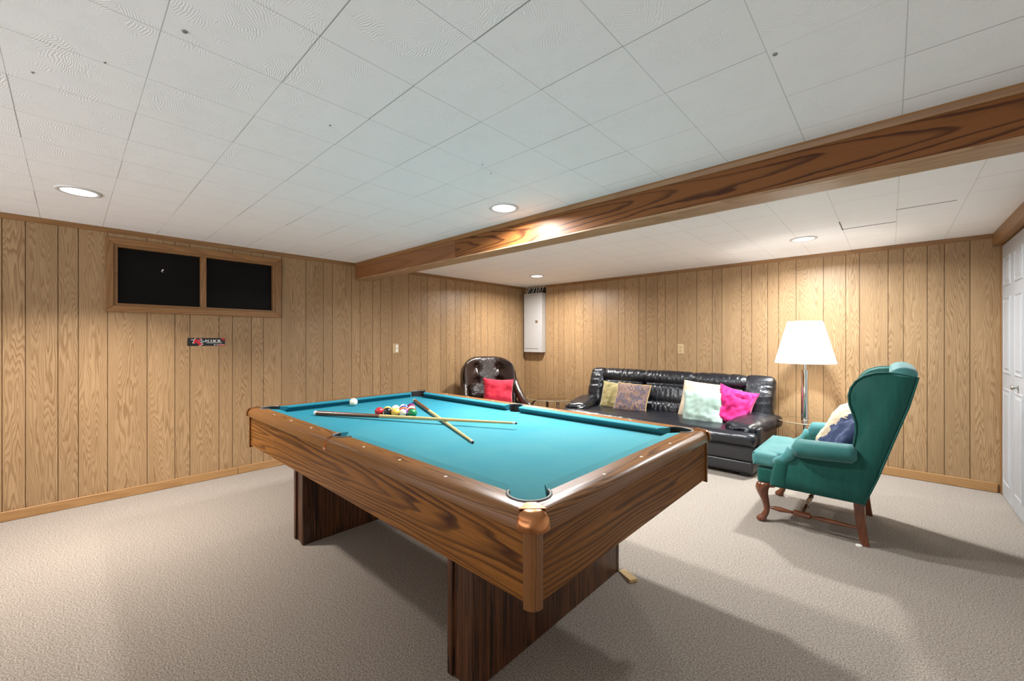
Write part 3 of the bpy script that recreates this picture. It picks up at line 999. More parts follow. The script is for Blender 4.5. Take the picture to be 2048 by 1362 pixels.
# ------------------------------------------------------------------ pool table
TX, TY = 2.515, -3.588
pt = thing('pool_table', 'brown wooden pool table with teal cloth and two pedestal legs', 'pool table', (TX, TY, 0))
NL, NW = 1.094, 0.553          # cushion noses
WLi, WWi = NL + 0.05, NW + 0.05  # line where wood meets cloth
RL, RW = 1.235, 0.694            # outer rail
ZS, ZR, ZB, ZA = 0.742, 0.782, 0.735, 0.541
CPx, CPy, CPr = NL + 0.021, NW + 0.021, 0.060
SPy, SPr = NW + 0.044, 0.052


def arc(cx, cy, r, a0, a1, n=14):
    return [(cx + r * math.cos(math.radians(a0 + (a1 - a0) * i / n)), cy + r * math.sin(math.radians(a0 + (a1 - a0) * i / n))) for i in range(n + 1)]


def rail_layers(outer, inner, nrm):
    """outer points are pulled in towards the top to round the outside edge"""
    lay = [(ZB, 0.0), (ZB + 0.016, 0.0), (ZB + 0.028, 0.003), (ZB + 0.037, 0.009), (ZB + 0.043, 0.017), (ZR, 0.028)]
    rings = []
    for z, d in lay:
        rings.append([Vector((p[0] - nrm[0] * d, p[1] - nrm[1] * d, z)) for p in outer] + [Vector((p[0], p[1], z)) for p in inner])
    return rings


def mirror(p, sx, sy):
    return Vector((p[0] * sx, p[1] * sy, p[2]))


def quad_ring(rings, sx, sy):
    return [[mirror(p, sx, sy) for p in r] for r in rings]


deg_y = 180 - math.degrees(math.asin((WWi - CPy) / CPr))
deg_x = math.degrees(math.asin(-(0) / CPr))
long_outer = [(0.0005, RW), (RL - 0.05, RW), (RL - 0.018, RW - 0.016)]
long_inner = arc(CPx, CPy, CPr, 46, deg_y) + list(reversed(arc(0, SPy, SPr, 89, math.degrees(math.asin((WWi - SPy) / SPr)))))
long_inner = arc(CPx, CPy, CPr, 46, deg_y) + arc(0, SPy, SPr, math.degrees(math.asin((WWi - SPy) / SPr)), 89.5)
dxa = -(90 - math.degrees(math.acos((WLi - CPx) / CPr)))
dxa = -math.degrees(math.acos((WLi - CPx) / CPr))
short_outer = [(RL - 0.016, RW - 0.018), (RL, RW - 0.05), (RL, 0.0), ]
for sx in (1, -1):
    for sy in (1, -1):
        rings = quad_ring(rail_layers(long_outer, long_inner, (0, 1)), sx, sy)
        r = obj('rail', Buf().loft(rings), M['rail'], pt, grain='x', smooth=42)
        # diamonds
        for k in (1, 2, 3):
            x, y = k * 0.2735 * sx, (NW + 0.094) * sy
            obj('diamond_inlay', Buf().lathe([(0.0058, ZR - 0.001), (0.0058, ZR + 0.0006), (0.0005, ZR + 0.0007)], 16, c=(x, y, 0)), M['bolt'], r)
        # cushion
        c0 = CPx + CPr * math.cos(math.radians(deg_y))
        prof = [(WWi, ZR - 0.0005), (NW + 0.004, ZR - 0.003), (NW, ZR - 0.007), (NW + 0.001, ZR - 0.012), (NW + 0.03, ZS - 0.002), (WWi, ZS - 0.002)]
        rr = []
        for (xa, xn) in ((SPr, SPr + 0.012), (c0, NL - 0.078)):
            rr.append([mirror((xa + (xn - xa) * (WWi - y) / (WWi - NW), y, z), sx, sy) for y, z in prof])
        obj('cushion', Buf().loft(rr), M['cloth'], pt, smooth=30)
    # end rail: one whole piece per end
    half = short_outer[:2]
    inner_p = arc(CPx, CPy, CPr, dxa, 44)          # from the wood line up to the mitre
    top = [(p[0], p[1]) for p in inner_p]
    outer = half + [(p[0], -p[1]) for p in reversed(half)]
    inner = [(p[0], -p[1]) for p in reversed(top)] + top
    rings = quad_ring(rail_layers(outer, inner, (1, 0)), sx, 1)
    r = obj('rail', Buf().loft(rings), M['rail'], pt, grain='y', smooth=42)
    for k in (-1, 0, 1):
        obj('diamond_inlay', Buf().lathe([(0.0058, ZR - 0.001), (0.0058, ZR + 0.0006), (0.0005, ZR + 0.0007)], 16, c=((NL + 0.094) * sx, k * 0.2765, 0)), M['bolt'], r)
    c0 = CPy + CPr * math.sin(math.radians(dxa))
    prof = [(WLi, ZR - 0.0005), (NL + 0.004, ZR - 0.003), (NL, ZR - 0.007), (NL + 0.001, ZR - 0.012), (NL + 0.03, ZS - 0.002), (WLi, ZS - 0.002)]
    rr = []
    for s in (-1, 1):
        rr.append([mirror((x, s * (c0 + (NW - 0.078 - c0) * (WLi - x) / (WLi - NL)), z), sx, 1) for x, z in prof])
    obj('cushion', Buf().loft(rr), M['cloth'], pt, smooth=30)

# bed with pocket cut-outs
pts = []
qp = [(SPr * 0.98, NW + 0.035)] + [(NL - 0.06, NW + 0.035)] + arc(CPx + 0.018, CPy + 0.018, 0.052, 178, 272, 10) + [(NL + 0.035, NW - 0.06)]
side = arc(0, SPy + 0.012, 0.050, 180 + 20, 360 - 20, 10)
q1 = [(x, y) for x, y in qp]
q4 = [(x, -y) for x, y in reversed(qp)]
q3 = [(-x, -y) for x, y in qp]
q2 = [(-x, y) for x, y in reversed(qp)]
outline = q1 + q4 + [(x, -y) for x, y in reversed(side)] + q3 + q2 + side
obj('bed', Buf().prism(outline, ZS - 0.022, ZS), M['cloth'], pt)
# pockets: liner cup, rubber rim
for (x, y, r0, a0, a1, side_p) in [(CPx, CPy, CPr, dxa - 4, deg_y + 4, 0), (-CPx, CPy, CPr, 180 - deg_y - 4, 180 - dxa + 4, 0), (-CPx, -CPy, CPr, 180 + dxa - 4, 180 + deg_y + 4, 0),
                                  (CPx, -CPy, CPr, 360 - deg_y - 4, 360 - dxa + 4, 0), (0, SPy, SPr, -2, 182, 1), (0, -SPy, SPr, 178, 362, 1)]:
    p = obj('pocket', Buf().lathe([(0.0005, 0.655), (r0 * 0.85, 0.66), (r0 * 0.97, 0.68), (r0 * 0.985, ZS - 0.024)], 32, c=(x, y, 0), cap=False), M['pocket'], pt, smooth=50)
    A0, A1 = math.radians(a0), math.radians(a1)
    obj('liner_wall', Buf().lathe([(r0 - 0.002, ZS - 0.03), (r0 - 0.002, ZR - 0.001)], 28, c=(x, y, 0), a0=A0, a1=A1), M['pocket'], p, smooth=50)
    b2 = Buf().lathe([(r0 - 0.002, ZR - 0.001), (r0 - 0.001, ZR + 0.003), (r0 + 0.001, ZR + 0.004), (r0 + 0.005, ZR + 0.004), (r0 + 0.0075, ZR + 0.0025), (r0 + 0.008, ZR - 0.002)],
                     28, c=(x, y, 0), a0=A0, a1=A1)
    obj('pocket_rim', b2, M['pocketrim'], p, smooth=50)
# corner castings
CR = 0.046
for sx in (1, -1):
    for sy in (1, -1):
        prof = [(CR - 0.002, ZB - 0.003), (CR + 0.004, ZB - 0.001), (CR + 0.0055, ZB + 0.006), (CR + 0.005, ZB + 0.018), (CR + 0.003, ZB + 0.029), (CR - 0.002, ZB + 0.038),
                (CR - 0.008, ZB + 0.0445), (CR - 0.020, ZB + 0.0485), (0.012, ZB + 0.0495), (0.0005, ZB + 0.0495)]
        cx, cy = RL - CR, RW - CR
        b2 = Buf().lathe(prof, 24, c=(cx, cy, 0), a0=math.radians(-14), a1=math.radians(104))
        h = math.sqrt(0.5)
        b2.prism([(cx + h * (a_ - e_), cy + h * (a_ + e_)) for a_, e_ in ((-0.031, -0.013), (0.012, -0.037), (0.012, 0.037), (-0.031, 0.013))], ZR - 0.003, ZB + 0.0505)
        t = Buf()
        t.v = [mirror(v, sx, sy) for v in b2.v]
        t.f, t.m = b2.f, b2.m
        obj('corner_casting', t, M['copper'], pt, smooth=50)
        # quarter-round corner post
        pr = 0.031
        ctr = (RL - 0.012 - pr, RW - 0.012 - pr)
        poly = [ctr] + arc(ctr[0], ctr[1], pr, -12, 102, 14)
        t = Buf().prism([(p[0] * sx, p[1] * sy) for p in poly], ZA - 0.012, ZB - 0.006)
        obj('corner_post', t, M['post'], pt, grain='z', smooth=40)
# side-pocket straps of copper over the rail
for sy in (1, -1):
    path = [(0, SPy + SPr + 0.004, ZR + 0.002), (0, RW - 0.03, ZR + 0.0015), (0, RW - 0.014, ZR - 0.004), (0, RW - 0.003, ZR - 0.018), (0, RW + 0.002, ZB + 0.012), (0, RW + 0.002, ZB - 0.004)]
    rings = []
    for i, (x, y, z) in enumerate(path):
        wd = 0.006 + 0.002 * i
        nx = [(0, 1), (0, 1), (.5, .85), (.85, .5), (1, 0), (1, 0)][i]
        th = 0.003
        rings.append([Vector((-wd, sy * y, z)), Vector((wd, sy * y, z)), Vector((wd, sy * (y - th * nx[0]), z - th * nx[1] - 0.004)), Vector((-wd, sy * (y - th * nx[0]), z - th * nx[1] - 0.004))])
    obj('strap', Buf().loft(rings), M['copper'], pt, smooth=60)
# aprons
for sy in (1, -1):
    y0, y1 = sorted((sy * (RW - 0.020), sy * (RW - 0.040)))
    obj('apron', Buf().box(-RL + 0.05, RL - 0.05, y0, y1, ZA, ZB + 0.002), M['apron'], pt, grain='x', bevel=0.002)
for sx in (1, -1):
    x0, x1 = sorted((sx * (RL - 0.020), sx * (RL - 0.040)))
    obj('apron', Buf().box(x0, x1, -RW + 0.05, RW - 0.05, ZA, ZB + 0.002), M['apron'], pt, grain='y', bevel=0.002)
obj('underside', Buf().box(-RL + 0.045, RL - 0.045, -RW + 0.045, RW - 0.045, ZA + 0.012, ZA + 0.024), M['legwood'], pt)
# pedestals
for sx in (1, -1):
    xc = 0.757 * sx
    core = Buf().box(xc - 0.066, xc + 0.066, -0.527, 0.494, 0.0, ZA + 0.013)
    pd = obj('pedestal', core, M['legwood'], pt, grain='z', bevel=0.002)
    for yy in (-0.527, 0.494):
        for s in (1, -1):
            e = Buf().box(xc + s * 0.055 - 0.014, xc + s * 0.055 + 0.014, yy - 0.010, yy + 0.010, 0.004, ZA + 0.012)
            obj('edge_strip', e, M['legwood'], pd, grain='z', bevel=0.003)
for (x, y, rz, lab) in [(3.385, -3.085, 0.5, 'small pale wood shim on the carpet at the corner of the pool table leg')]:
    q = Buf().prism([(-0.055, 0.0), (0.06, 0.0), (0.06, 0.016), (-0.055, 0.004)], -0.022, 0.022, plane='xz')
    o = obj('shim', q, M['shim'], grain='x', bevel=0.001)
    o.location = (x + 0.010, y - 0.012, 0)
    o.rotation_euler = (0, 0, -0.55)
    tag(o, lab, 'wedge')

# ------------------------------------------------------------------ balls
BR = 0.0286
BZc = ZS + BR


def ball_mat(n):
    cols = {1: (.80, .46, .06), 2: (.02, .05, .28), 3: (.52, .012, .022), 4: (.10, .02, .17), 5: (.75, .16, .02), 6: (.0, .17, .04), 7: (.22, .012, .02), 8: (.010, .009, .010)}
    base = cols[(n - 1) % 8 + 1] if n else (.80, .76, .60)
    cream = (.80, .74, .58)
    m, nt, b2 = new_mat('ball_resin_%d' % n)
    if n > 8:
        z = sep(nt, texco(nt))[2]
        k = mth(nt, 'LESS_THAN', mth(nt, 'ABSOLUTE', z), BR * 0.55)
        nt.links.new(mixc(nt, k, cream, base), b2.inputs['Base Color'])
    else:
        b2.inputs['Base Color'].default_value = (*base, 1)
    b2.inputs['Roughness'].default_value = 0.12
    b2.inputs['Coat Weight'].default_value = 0.5
    b2.inputs['Coat Roughness'].default_value = 0.05
    return m


M['spot'] = plain('number_spot_white', (.80, .76, .64), 0.15)
M['ink'] = plain('number_ink', (.012, .011, .011), 0.3)


def make_ball(n, loc, rot, label, group=None):
    prof = [(BR * math.sin(PI * i / 24) + (0.00001 if i in (0, 24) else 0), -BR * math.cos(PI * i / 24)) for i in range(25)]
    o = obj('billiard_ball', Buf().lathe(prof, 40, cap=False), ball_mat(n), smooth=180)
    o.location = loc
    o.rotation_euler = rot
    tag(o, label, 'ball', group)
    if n:
        r1 = BR * 1.004
        cap = [(r1 * math.sin(0.36 * i / 5) + 1e-5, r1 * math.cos(0.36 * i / 5)) for i in range(6)]
        q = Buf().lathe(cap, 24, axis='x', cap=False)
        sp = obj('number_spot', q, M['spot'], o, smooth=180)
        vs, fs = text_mesh(str(n), 0.0135, 0, 0.0004)
        pv = []
        for v in vs:
            d = Vector((1, v.x / BR, v.y / BR)).normalized() * BR * 1.010
            pv.append(d)
        q = Buf().add(pv, fs)
        if n in (6, 9):
            q.box(BR * 1.004, BR * 1.008, -0.003, 0.003, -0.0075, -0.0065)
        obj('numeral', q, M['ink'], sp)
    return o


make_ball(0, (1.487, -3.642, BZc), (0, 0, 0), 'white cue ball alone near the far left cushion')
d = Vector((0.875, 0.484, 0)).normalized()
nn = Vector((-d.y, d.x, 0))
c0 = Vector((2.1068, -3.669, BZc))
rack = [[3, 8, 1, 12, 6], [9, 11, 5, 15], [13, 2, 14], [10, 7], [4]]
names = [['red ball at the left end of the near row of the rack', 'black eight ball second in the near row of the rack', 'plain yellow ball in the middle of the near row of the rack',
          'purple striped ball beside the green ball in the near row', 'green ball at the right end of the near row of the rack'],
         ['yellow striped ball right behind the red and black balls', 'dark red striped ball behind the black and yellow balls', 'orange ball in the second row behind the yellow and purple balls',
          'maroon striped ball right behind the green ball'],
         ['orange striped ball at the left end of the third row of the rack', 'plain blue ball in the middle of the third row of the rack', 'green striped ball at the right end of the third row of the rack'],
         ['blue striped ball left of the pair near the point of the rack', 'maroon ball right of the pair near the point of the rack'], ['purple ball at the far point of the rack']]
random.seed(3)
for r_ in range(5):
    for k in range(5 - r_):
        p = c0 + d * (2 * BR * 1.008 * (k - (4 - r_) / 2)) + nn * (r_ * 2 * BR * 0.880)
        n = rack[r_][k]
        rot = (random.uniform(-.5, .5), random.uniform(-.9, .6), random.uniform(0, 6.28))
        if n == 8:
            rot = (0.1, 0.12, math.radians(-100))
        if n == 12:
            rot = (PI / 2 - 0.1, 0.1, math.radians(30))
        if n in (3, 6, 1):
            rot = (0.2, -0.3, math.radians(100 + n * 10))
        if n in (9, 15):
            rot = (0.5, 0.4, math.radians(200))
        make_ball(n, tuple(p), rot, names[r_][k], 'racked billiard balls')


# ------------------------------------------------------------------ cues
def cue(butt, tip, label, z0, z1):
    a, t = Vector((*butt, z0)), Vector((*tip, z1))
    L = (t - a).length
    o = bpy.data.objects.new('cue_stick', None)
    COL.objects.link(o)
    o.location = a
    dvec = (t - a).normalized()
    o.rotation_euler = dvec.to_track_quat('X', 'Z').to_euler()
    tag(o, label, 'cue', 'cue sticks on the table')

    def R(s):
        return 0.0145 + (0.0064 - 0.0145) * s
    jb = 0.36
    obj('butt', Buf().lathe([(R(0.012), L * 0.012), (R(jb), L * jb)], 24, axis='x'), M['cuebutt'], o, smooth=40, grain='x')
    obj('butt_cap', Buf().lathe([(0.010, -0.004), (R(0) * 0.95, 0.0), (R(0), 0.003), (R(0.012), L * 0.0125)], 24, axis='x'), M['white'], o, smooth=40)
    obj('shaft', Buf().lathe([(R(jb), L * jb), (R(0.985), L * 0.985)], 24, axis='x'), M['cueshaft'], o, smooth=40, grain='x')
    obj('ferrule', Buf().lathe([(R(0.985), L * 0.985), (R(1), L * 0.996)], 24, axis='x'), M['white'], o, smooth=40)
    obj('tip', Buf().lathe([(R(1), L * 0.996), (R(1), L * 1.0), (0.003, L * 1.003)], 24, axis='x'), M['black'], o, smooth=40)
    return o


cue((1.680, -3.243), (2.963, -3.783), 'cue stick lying under the other, butt toward the far corner pocket', ZS + 0.0147, ZS + 0.0067)
cue((1.672, -3.990), (2.906, -3.417), 'cue stick crossing on top of the other, butt toward the window wall', ZS + 0.0155, ZS + 0.033)


# ------------------------------------------------------------------ upholstery helpers
def wrinkle(scale=(1, 1, 1), amp=0.012, freq=6.0, seed=0.0, lvl=2):
    sc = Vector(scale)

    def fn(p, n):
        q = Vector((p.x * sc.x, p.y * sc.y, p.z * sc.z)) * freq + Vector((seed, seed * 1.7, -seed))
        warpv = noise.noise_vector(q * 0.5) * 0.8
        v = 0.0
        a_ = 1.0
        for i in range(lvl):
            v += a_ * (1 - 2 * abs(noise.noise(q * (2 ** i) + warpv)))
            a_ *= 0.5
        return amp * (v - 0.7)
    return fn


def pillow_buf(wd, ht, th, seed=0.0, n=30, crease=0.006, pinch=0.10, ear=1.0):
    b2 = Buf()
    vs, fs = [], []

    def P3(u, v, s):
        x = wd / 2 * u * (1 - pinch * (1 - v * v) * abs(u) ** 3)
        y = ht / 2 * v * (1 - pinch * (1 - u * u) * abs(v) ** 3)
        e = max(0.0, (1 - u ** 4) * (1 - v ** 4))
        e2 = max(0.0, (1 - u * u) * (1 - v * v))
        z = s * th / 2 * (0.55 * e ** 0.55 + 0.45 * e2 ** 0.7)
        q = Vector((u * 2.1 + seed, v * 2.1 - seed, s * 0.9))
        wv = noise.noise_vector(q * 0.8)
        f = (1 - 2 * abs(noise.noise(q * 1.5 + wv))) * crease * 2.0 + (1 - 2 * abs(noise.noise(q * 3.2 + wv * 1.4))) * crease * 1.1
        z += s * f * min(1, e * 2.5)
        zz = 0.02 * noise.noise(Vector((u * 1.3 + seed, v * 1.3, 0)))
        return Vector((x, y, z + zz))
    idx = {}
    for s in (1, -1):
        for i in range(n + 1):
            for j in range(n + 1):
                u = math.sin(PI / 2 * (2 * i / n - 1))
                v = math.sin(PI / 2 * (2 * j / n - 1))
                edge = i in (0, n) or j in (0, n)
                key = (i, j) if edge else (i, j, s)
                if key not in idx:
                    idx[key] = len(vs)
                    vs.append(P3(u, v, s))

        def g(i, j):
            return idx[(i, j)] if (i in (0, n) or j in (0, n)) else idx[(i, j, s)]
        for i in range(n):
            for j in range(n):
                q = (g(i, j), g(i + 1, j), g(i + 1, j + 1), g(i, j + 1))
                fs.append(q if s > 0 else tuple(reversed(q)))
    border = [vs[idx[(i, 0)]] for i in range(n)] + [vs[idx[(n, j)]] for j in range(n)] + [vs[idx[(n - i, n)]] for i in range(n)] + [vs[idx[(0, n - j)]] for j in range(n)]
    b2.add(vs, fs)
    return b2, border


def pillow(center, xdir, up, wd, ht, th, mat_, label, seed, crease=0.006, cord=None, group=None, pinch=0.10, cat='pillow'):
    """xdir = the pillow's width direction, up = its height direction (world)"""
    X = Vector(xdir).normalized()
    Y = Vector(up)
    Y = (Y - X * Y.dot(X)).normalized()
    Z = X.cross(Y)
    R = Matrix((X, Y, Z)).transposed().to_4x4()
    b2, border = pillow_buf(wd, ht, th, seed, crease=crease, pinch=pinch)
    o = obj('throw_pillow', b2, mat_, smooth=180)
    o.matrix_world = Matrix.Translation(Vector(center)) @ R
    tag(o, label, cat, group)
    if cord:
        obj('welt_cord', Buf().tube(border, 0.006, 8, closed=True), cord, o, smooth=180)
    return o


# ------------------------------------------------------------------ black leather sofa
sofa = thing('sofa', 'long black leather sofa with puffy wrinkled back against the back wall', 'sofa', (2.50, -0.55, 0))
SX, SY = 2.50, -0.55
# base: plinth, upper panel, side panels
obj('plinth', Buf().rbox(1.01, 0.395, 0.055, 0.02, 14, 4, 2, c=(0.0, -0.025, 0.088)), M['sofa_plain'], sofa, smooth=60)
obj('front_panel', Buf().rbox(1.025, 0.405, 0.072, 0.02, 14, 4, 2, c=(0.0, -0.025, 0.216), puff=(0, 0.01, 0)), M['sofa_plain'], sofa, smooth=60)
for s in (-0.93, 0.93):
    for y in (-0.36, 0.33):
        obj('foot', Buf().box(s - 0.04, s + 0.04, y - 0.03, y + 0.03, 0.0, 0.036), M['black'], sofa, bevel=0.004)
# seat cushion (one wide pad)
obj('seat_cushion', Buf().rbox(1.045, 0.375, 0.062, 0.055, 40, 14, 3, c=(0.0, -0.105, 0.342), puff=(0, 0.012, 0.022), fn=wrinkle((1.5, 0.5, 1), 0.006, 9, 2.0)), M['sofa'], sofa, smooth=180)
# back sections
xs = [-1.03, -0.835, -0.29, 0.27, 0.80, 1.045]
for i in range(5):
    x0, x1 = xs[i], xs[i + 1]
    hx = (x1 - x0) / 2 + 0.012
    tilt = Matrix.Translation(((x0 + x1) / 2, 0.225, 0.60)) @ Matrix.Rotation(math.radians(-20), 4, 'X')
    end = i in (0, 4)
    hzv = 0.262
    fnw = wrinkle((3.6, 1, 0.8) if not end else (0.6, 1, 2.6), 0.0075 if not end else 0.0065, 6.0 if not end else 5.0, i * 3.1)

    def roll(p, n, f0=fnw, hz=hzv):
        # a horizontal crease below the folded-over head roll, and a slack belly under it
        t = (p.z / hz)
        d = f0(p, n)
        if n.y < 0.3 and not False:
            d -= 0.030 * math.exp(-((t - 0.38) / 0.10) ** 2)
            d += 0.016 * math.exp(-((t - 0.70) / 0.22) ** 2)
            d -= 0.022 * math.exp(-((t + 0.45) / 0.12) ** 2) * (1 - (p.x / hx) ** 2)
        return d
    obj('back_cushion', Buf().rbox(hx, 0.085, hzv, 0.05, 44 if not end else 14, 4, 40, c=(0, 0, 0), puff=(0, 0.03, 0.008), fn=(roll if not end else fnw), mat=tilt), M['sofa_back'], sofa, smooth=180)
obj('back_frame', Buf().rbox(1.02, 0.05, 0.26, 0.03, 8, 3, 6, mat=Matrix.Translation((0.0, 0.315, 0.56)) @ Matrix.Rotation(math.radians(-19), 4, 'X')), M['sofa_plain'], sofa, smooth=60)
# arm pads that lie on the seat ends
for s in (-1, 1):
    def arm_fn(p, n, s=s):
        return wrinkle((0.8, 2.0, 1), 0.008, 8, 5 + s)(p, n) - 0.02 * max(0, -p.y / 0.3) ** 2
    mt = Matrix.Translation((s * 0.945, -0.10, 0.435)) @ Matrix.Rotation(math.radians(s * -14), 4, 'Z') @ Matrix.Rotation(math.radians(3.5), 4, 'X') @ Matrix.Rotation(math.radians(s * 5), 4, 'Y')
    obj('arm_pad', Buf().rbox(0.135, 0.315, 0.058, 0.056, 10, 18, 3, puff=(0.01, 0.01, 0.018), fn=arm_fn, mat=mt), M['sofa'], sofa, smooth=180)
    obj('side_panel', Buf().rbox(0.02, 0.36, 0.11, 0.018, 2, 8, 6, c=(s * 1.035, 0.0, 0.33)), M['sofa_plain'], sofa, smooth=60)

# pillows on the sofa
UP = (0, 0.30, 1)
pillow((1.905, -0.50, 0.545), (1, 0.10, -0.02), (0.0, 0.42, 1), 0.36, 0.36, 0.13, M['olive'], 'olive gold velvet pillow at the left end of the black sofa', 1.3, 0.008)
pillow((2.175, -0.60, 0.545), (1, 0.02, -0.03), (0.03, 0.40, 1), 0.40, 0.36, 0.13, M['paisley'], 'dark paisley pillow with gold welt on the black sofa', 2.1, 0.004, cord=M['goldcord'], pinch=0.04)
pillow((2.90, -0.47, 0.575), (1, 0.05, -0.08), (0.10, 0.38, 1), 0.40, 0.42, 0.13, M['cream'], 'plain cream pillow behind the pale aqua one on the sofa', 3.7, 0.003, pinch=0.04)
pillow((2.985, -0.66, 0.535), (1, 0.05, 0.06), (0.00, 0.40, 1), 0.39, 0.37, 0.14, M['aqua'], 'pale aqua velvet pillow in front of the cream one on the sofa', 4.9, 0.007, pinch=0.05)
pillow((3.255, -0.575, 0.565), (0.93, 0.10, -0.22), (0.20, 0.40, 1), 0.36, 0.40, 0.12, M['pink'], 'hot pink pillow at the right end of the black sofa', 6.2, 0.013, pinch=0.13)

# ------------------------------------------------------------------ green wing chair (faces -x)
wc = thing('wing_chair', 'green upholstered wing chair with wooden cabriole legs, seen from its side', 'armchair', (4.0, -1.553, 0))
# local: x as in the world (front is -x), y across; near side is -y
NEAR, FAR = -0.355, 0.355


def wing_side(s):
    """outer side panel and wing, one upholstered slab, on side s (-1 near, +1 far)"""
    pts = [(0.285, 0.262), (0.345, 0.43), (0.42, 0.68), (0.475, 0.86), (0.512, 1.022), (0.44, 1.036), (0.39, 1.043), (0.335, 1.037), (0.285, 1.017), (0.25, 0.985), (0.228, 0.945), (0.219, 0.90),
           (0.222, 0.85), (0.236, 0.80), (0.25, 0.745), (0.252, 0.69), (0.243, 0.63), (0.238, 0.585), (0.10, 0.54), (-0.03, 0.52), (-0.085, 0.50), (-0.105, 0.44), (-0.115, 0.36), (-0.115, 0.262)]
    t = 0.034

    def yo(x, z):
        # the wing flares outwards a little toward its front edge
        f = max(0.0, min(1.0, (z - 0.6) / 0.3))
        return s * (0.345 + 0.030 * f * max(0.0, (0.42 - x) / 0.2))
    b2 = Buf()
    n = len(pts)
    c = Vector((sum(p[0] for p in pts) / n, 0, sum(p[1] for p in pts) / n))
    rings = []
    for (dy, ins) in ((-t, 0.012), (-t * 0.75, 0.004), (-t * 0.3, 0.0), (t * 0.3, 0.0), (t * 0.75, 0.004), (t, 0.012)):
        r = []
        for i, (x, z) in enumerate(pts):
            p0, p1 = Vector((*pts[i - 1], 0)), Vector((*pts[(i + 1) % n], 0))
            tg = (p1 - p0).normalized()
            nin = Vector((-tg.y, tg.x, 0))
            xx, zz = x + nin.x * ins, z + nin.y * ins
            r.append(Vector((xx, yo(x, z) + dy, zz)))
        rings.append(r)
    b2.loft(rings)
    return b2, pts, yo, t


for s in (-1, 1):
    b2, ptsw, yo, t = wing_side(s)
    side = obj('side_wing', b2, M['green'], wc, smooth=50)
    # piping along the outer edge of the wing
    path = [(x, yo(x, z) + s * t * 0.86, z) for x, z in ptsw[0:19]]
    obj('piping', Buf().tube(path, 0.0055, 8), M['green'], side, smooth=180)
    # rolled arm
    rings = []
    for k in range(15):
        u = k / 14
        x = -0.068 + 0.325 * u
        zc = 0.540 + 0.014 * u
        ra = 0.059 * (1 - 0.06 * u)
        e = 1.0
        if u < 0.12:
            e = math.sqrt(max(0.02, 1 - ((0.12 - u) / 0.12) ** 2))
        if u > 0.92:
            e = math.sqrt(max(0.05, 1 - ((u - 0.92) / 0.10) ** 2))
        cy = s * (0.362 + 0.010 * math.sin(u * PI))
        rings.append([Vector((x, cy + ra * 1.12 * e * math.cos(a_), zc + ra * e * math.sin(a_))) for a_ in [2 * PI * q / 24 for q in range(24)]])
    obj('arm_roll', Buf().loft(rings), M['greenlit'] if s > 0 else M['greenhalflit'], wc, smooth=180)
    # front arm stump: a scroll curving down from the arm to the seat rail
    rings = []
    for k in range(13):
        u = k / 12
        z = 0.27 + 0.20 * u
        xo = -0.135 + 0.030 * u ** 2
        wd = 0.055 - 0.012 * u
        cap = 1 if u < 0.8 else math.sqrt(max(0.05, 1 - ((u - 0.8) / 0.2) ** 2))
        ring = []
        for q in range(20):
            a_ = 2 * PI * q / 20
            ca, sa = math.cos(a_), math.sin(a_)
            sq = lambda v: math.copysign(abs(v) ** 0.7, v)
            ring.append(Vector((xo + wd * cap * sq(ca), s * 0.335 + 0.052 * cap * sq(sa), z)))
        rings.append(ring)
    obj('arm_stump', Buf().loft(rings), M['green'], wc, smooth=180)
    q = Buf().tube([(-0.172, s * 0.335, 0.425), (-0.14, s * 0.345, 0.436), (-0.105, s * 0.355, 0.450), (-0.075, s * 0.36, 0.485), (-0.06, s * 0.365, 0.53)], [0.014, 0.026, 0.032, 0.036, 0.034], 16)
    obj('arm_scroll', q, M['greenlit'], wc, smooth=180)
# back: serpentine-topped slab between the wings
rings = []
NB = 22
for k in range(19):
    t_ = k / 18
    ring_f, ring_b = [], []
    for i in range(NB + 1):
        y = -0.33 + 0.66 * i / NB
        yn = y / 0.33
        top = 1.045
        z = 0.275 + (top - 0.275) * t_
        xb = 0.285 + (0.515 - 0.285) * ((z - 0.262) / (1.03 - 0.262)) ** 0.93
        th = 0.13 - 0.05 * t_
        bulge = 0.035 * (1 - yn * yn) * math.sin(PI * min(1, t_ * 1.05))
        rr = 1.0
        if t_ > 0.93:
            rr = math.sqrt(max(0.0, 1 - ((t_ - 0.93) / 0.07) ** 2))
        xm = xb - th / 2
        ring_b.append(Vector((xm + th / 2 * max(rr, 0.25), y, z)))
        ring_f.append(Vector((xm - th / 2 * max(rr, 0.25) - bulge * rr, y, z)))
    rings.append(ring_b + list(reversed(ring_f)))
obj('backrest', Buf().loft(rings), M['green'], wc, smooth=60)
rings = []
for yn in (-1, 1):
    pass
# crest roll over the top edge of the back
path = []
for i in range(25):
    y = -0.378 + 0.756 * i / 24
    yn = y / 0.378
    path.append((0.475, y, 1.036 + 0.008 * (1 - yn * yn)))
rings = []
for i, p in enumerate(path):
    k = 1.0 if 1 < i < 23 else 0.82 + 0.12 * min(i, 24 - i)
    rings.append([Vector((0.454 + 0.060 * k * math.cos(a_), p[1], p[2] - 0.002 + 0.044 * k * math.sin(a_))) for a_ in [2 * PI * q / 20 for q in range(20)]])
obj('crest_roll', Buf().loft(rings), M['greenlit'], wc, smooth=180)
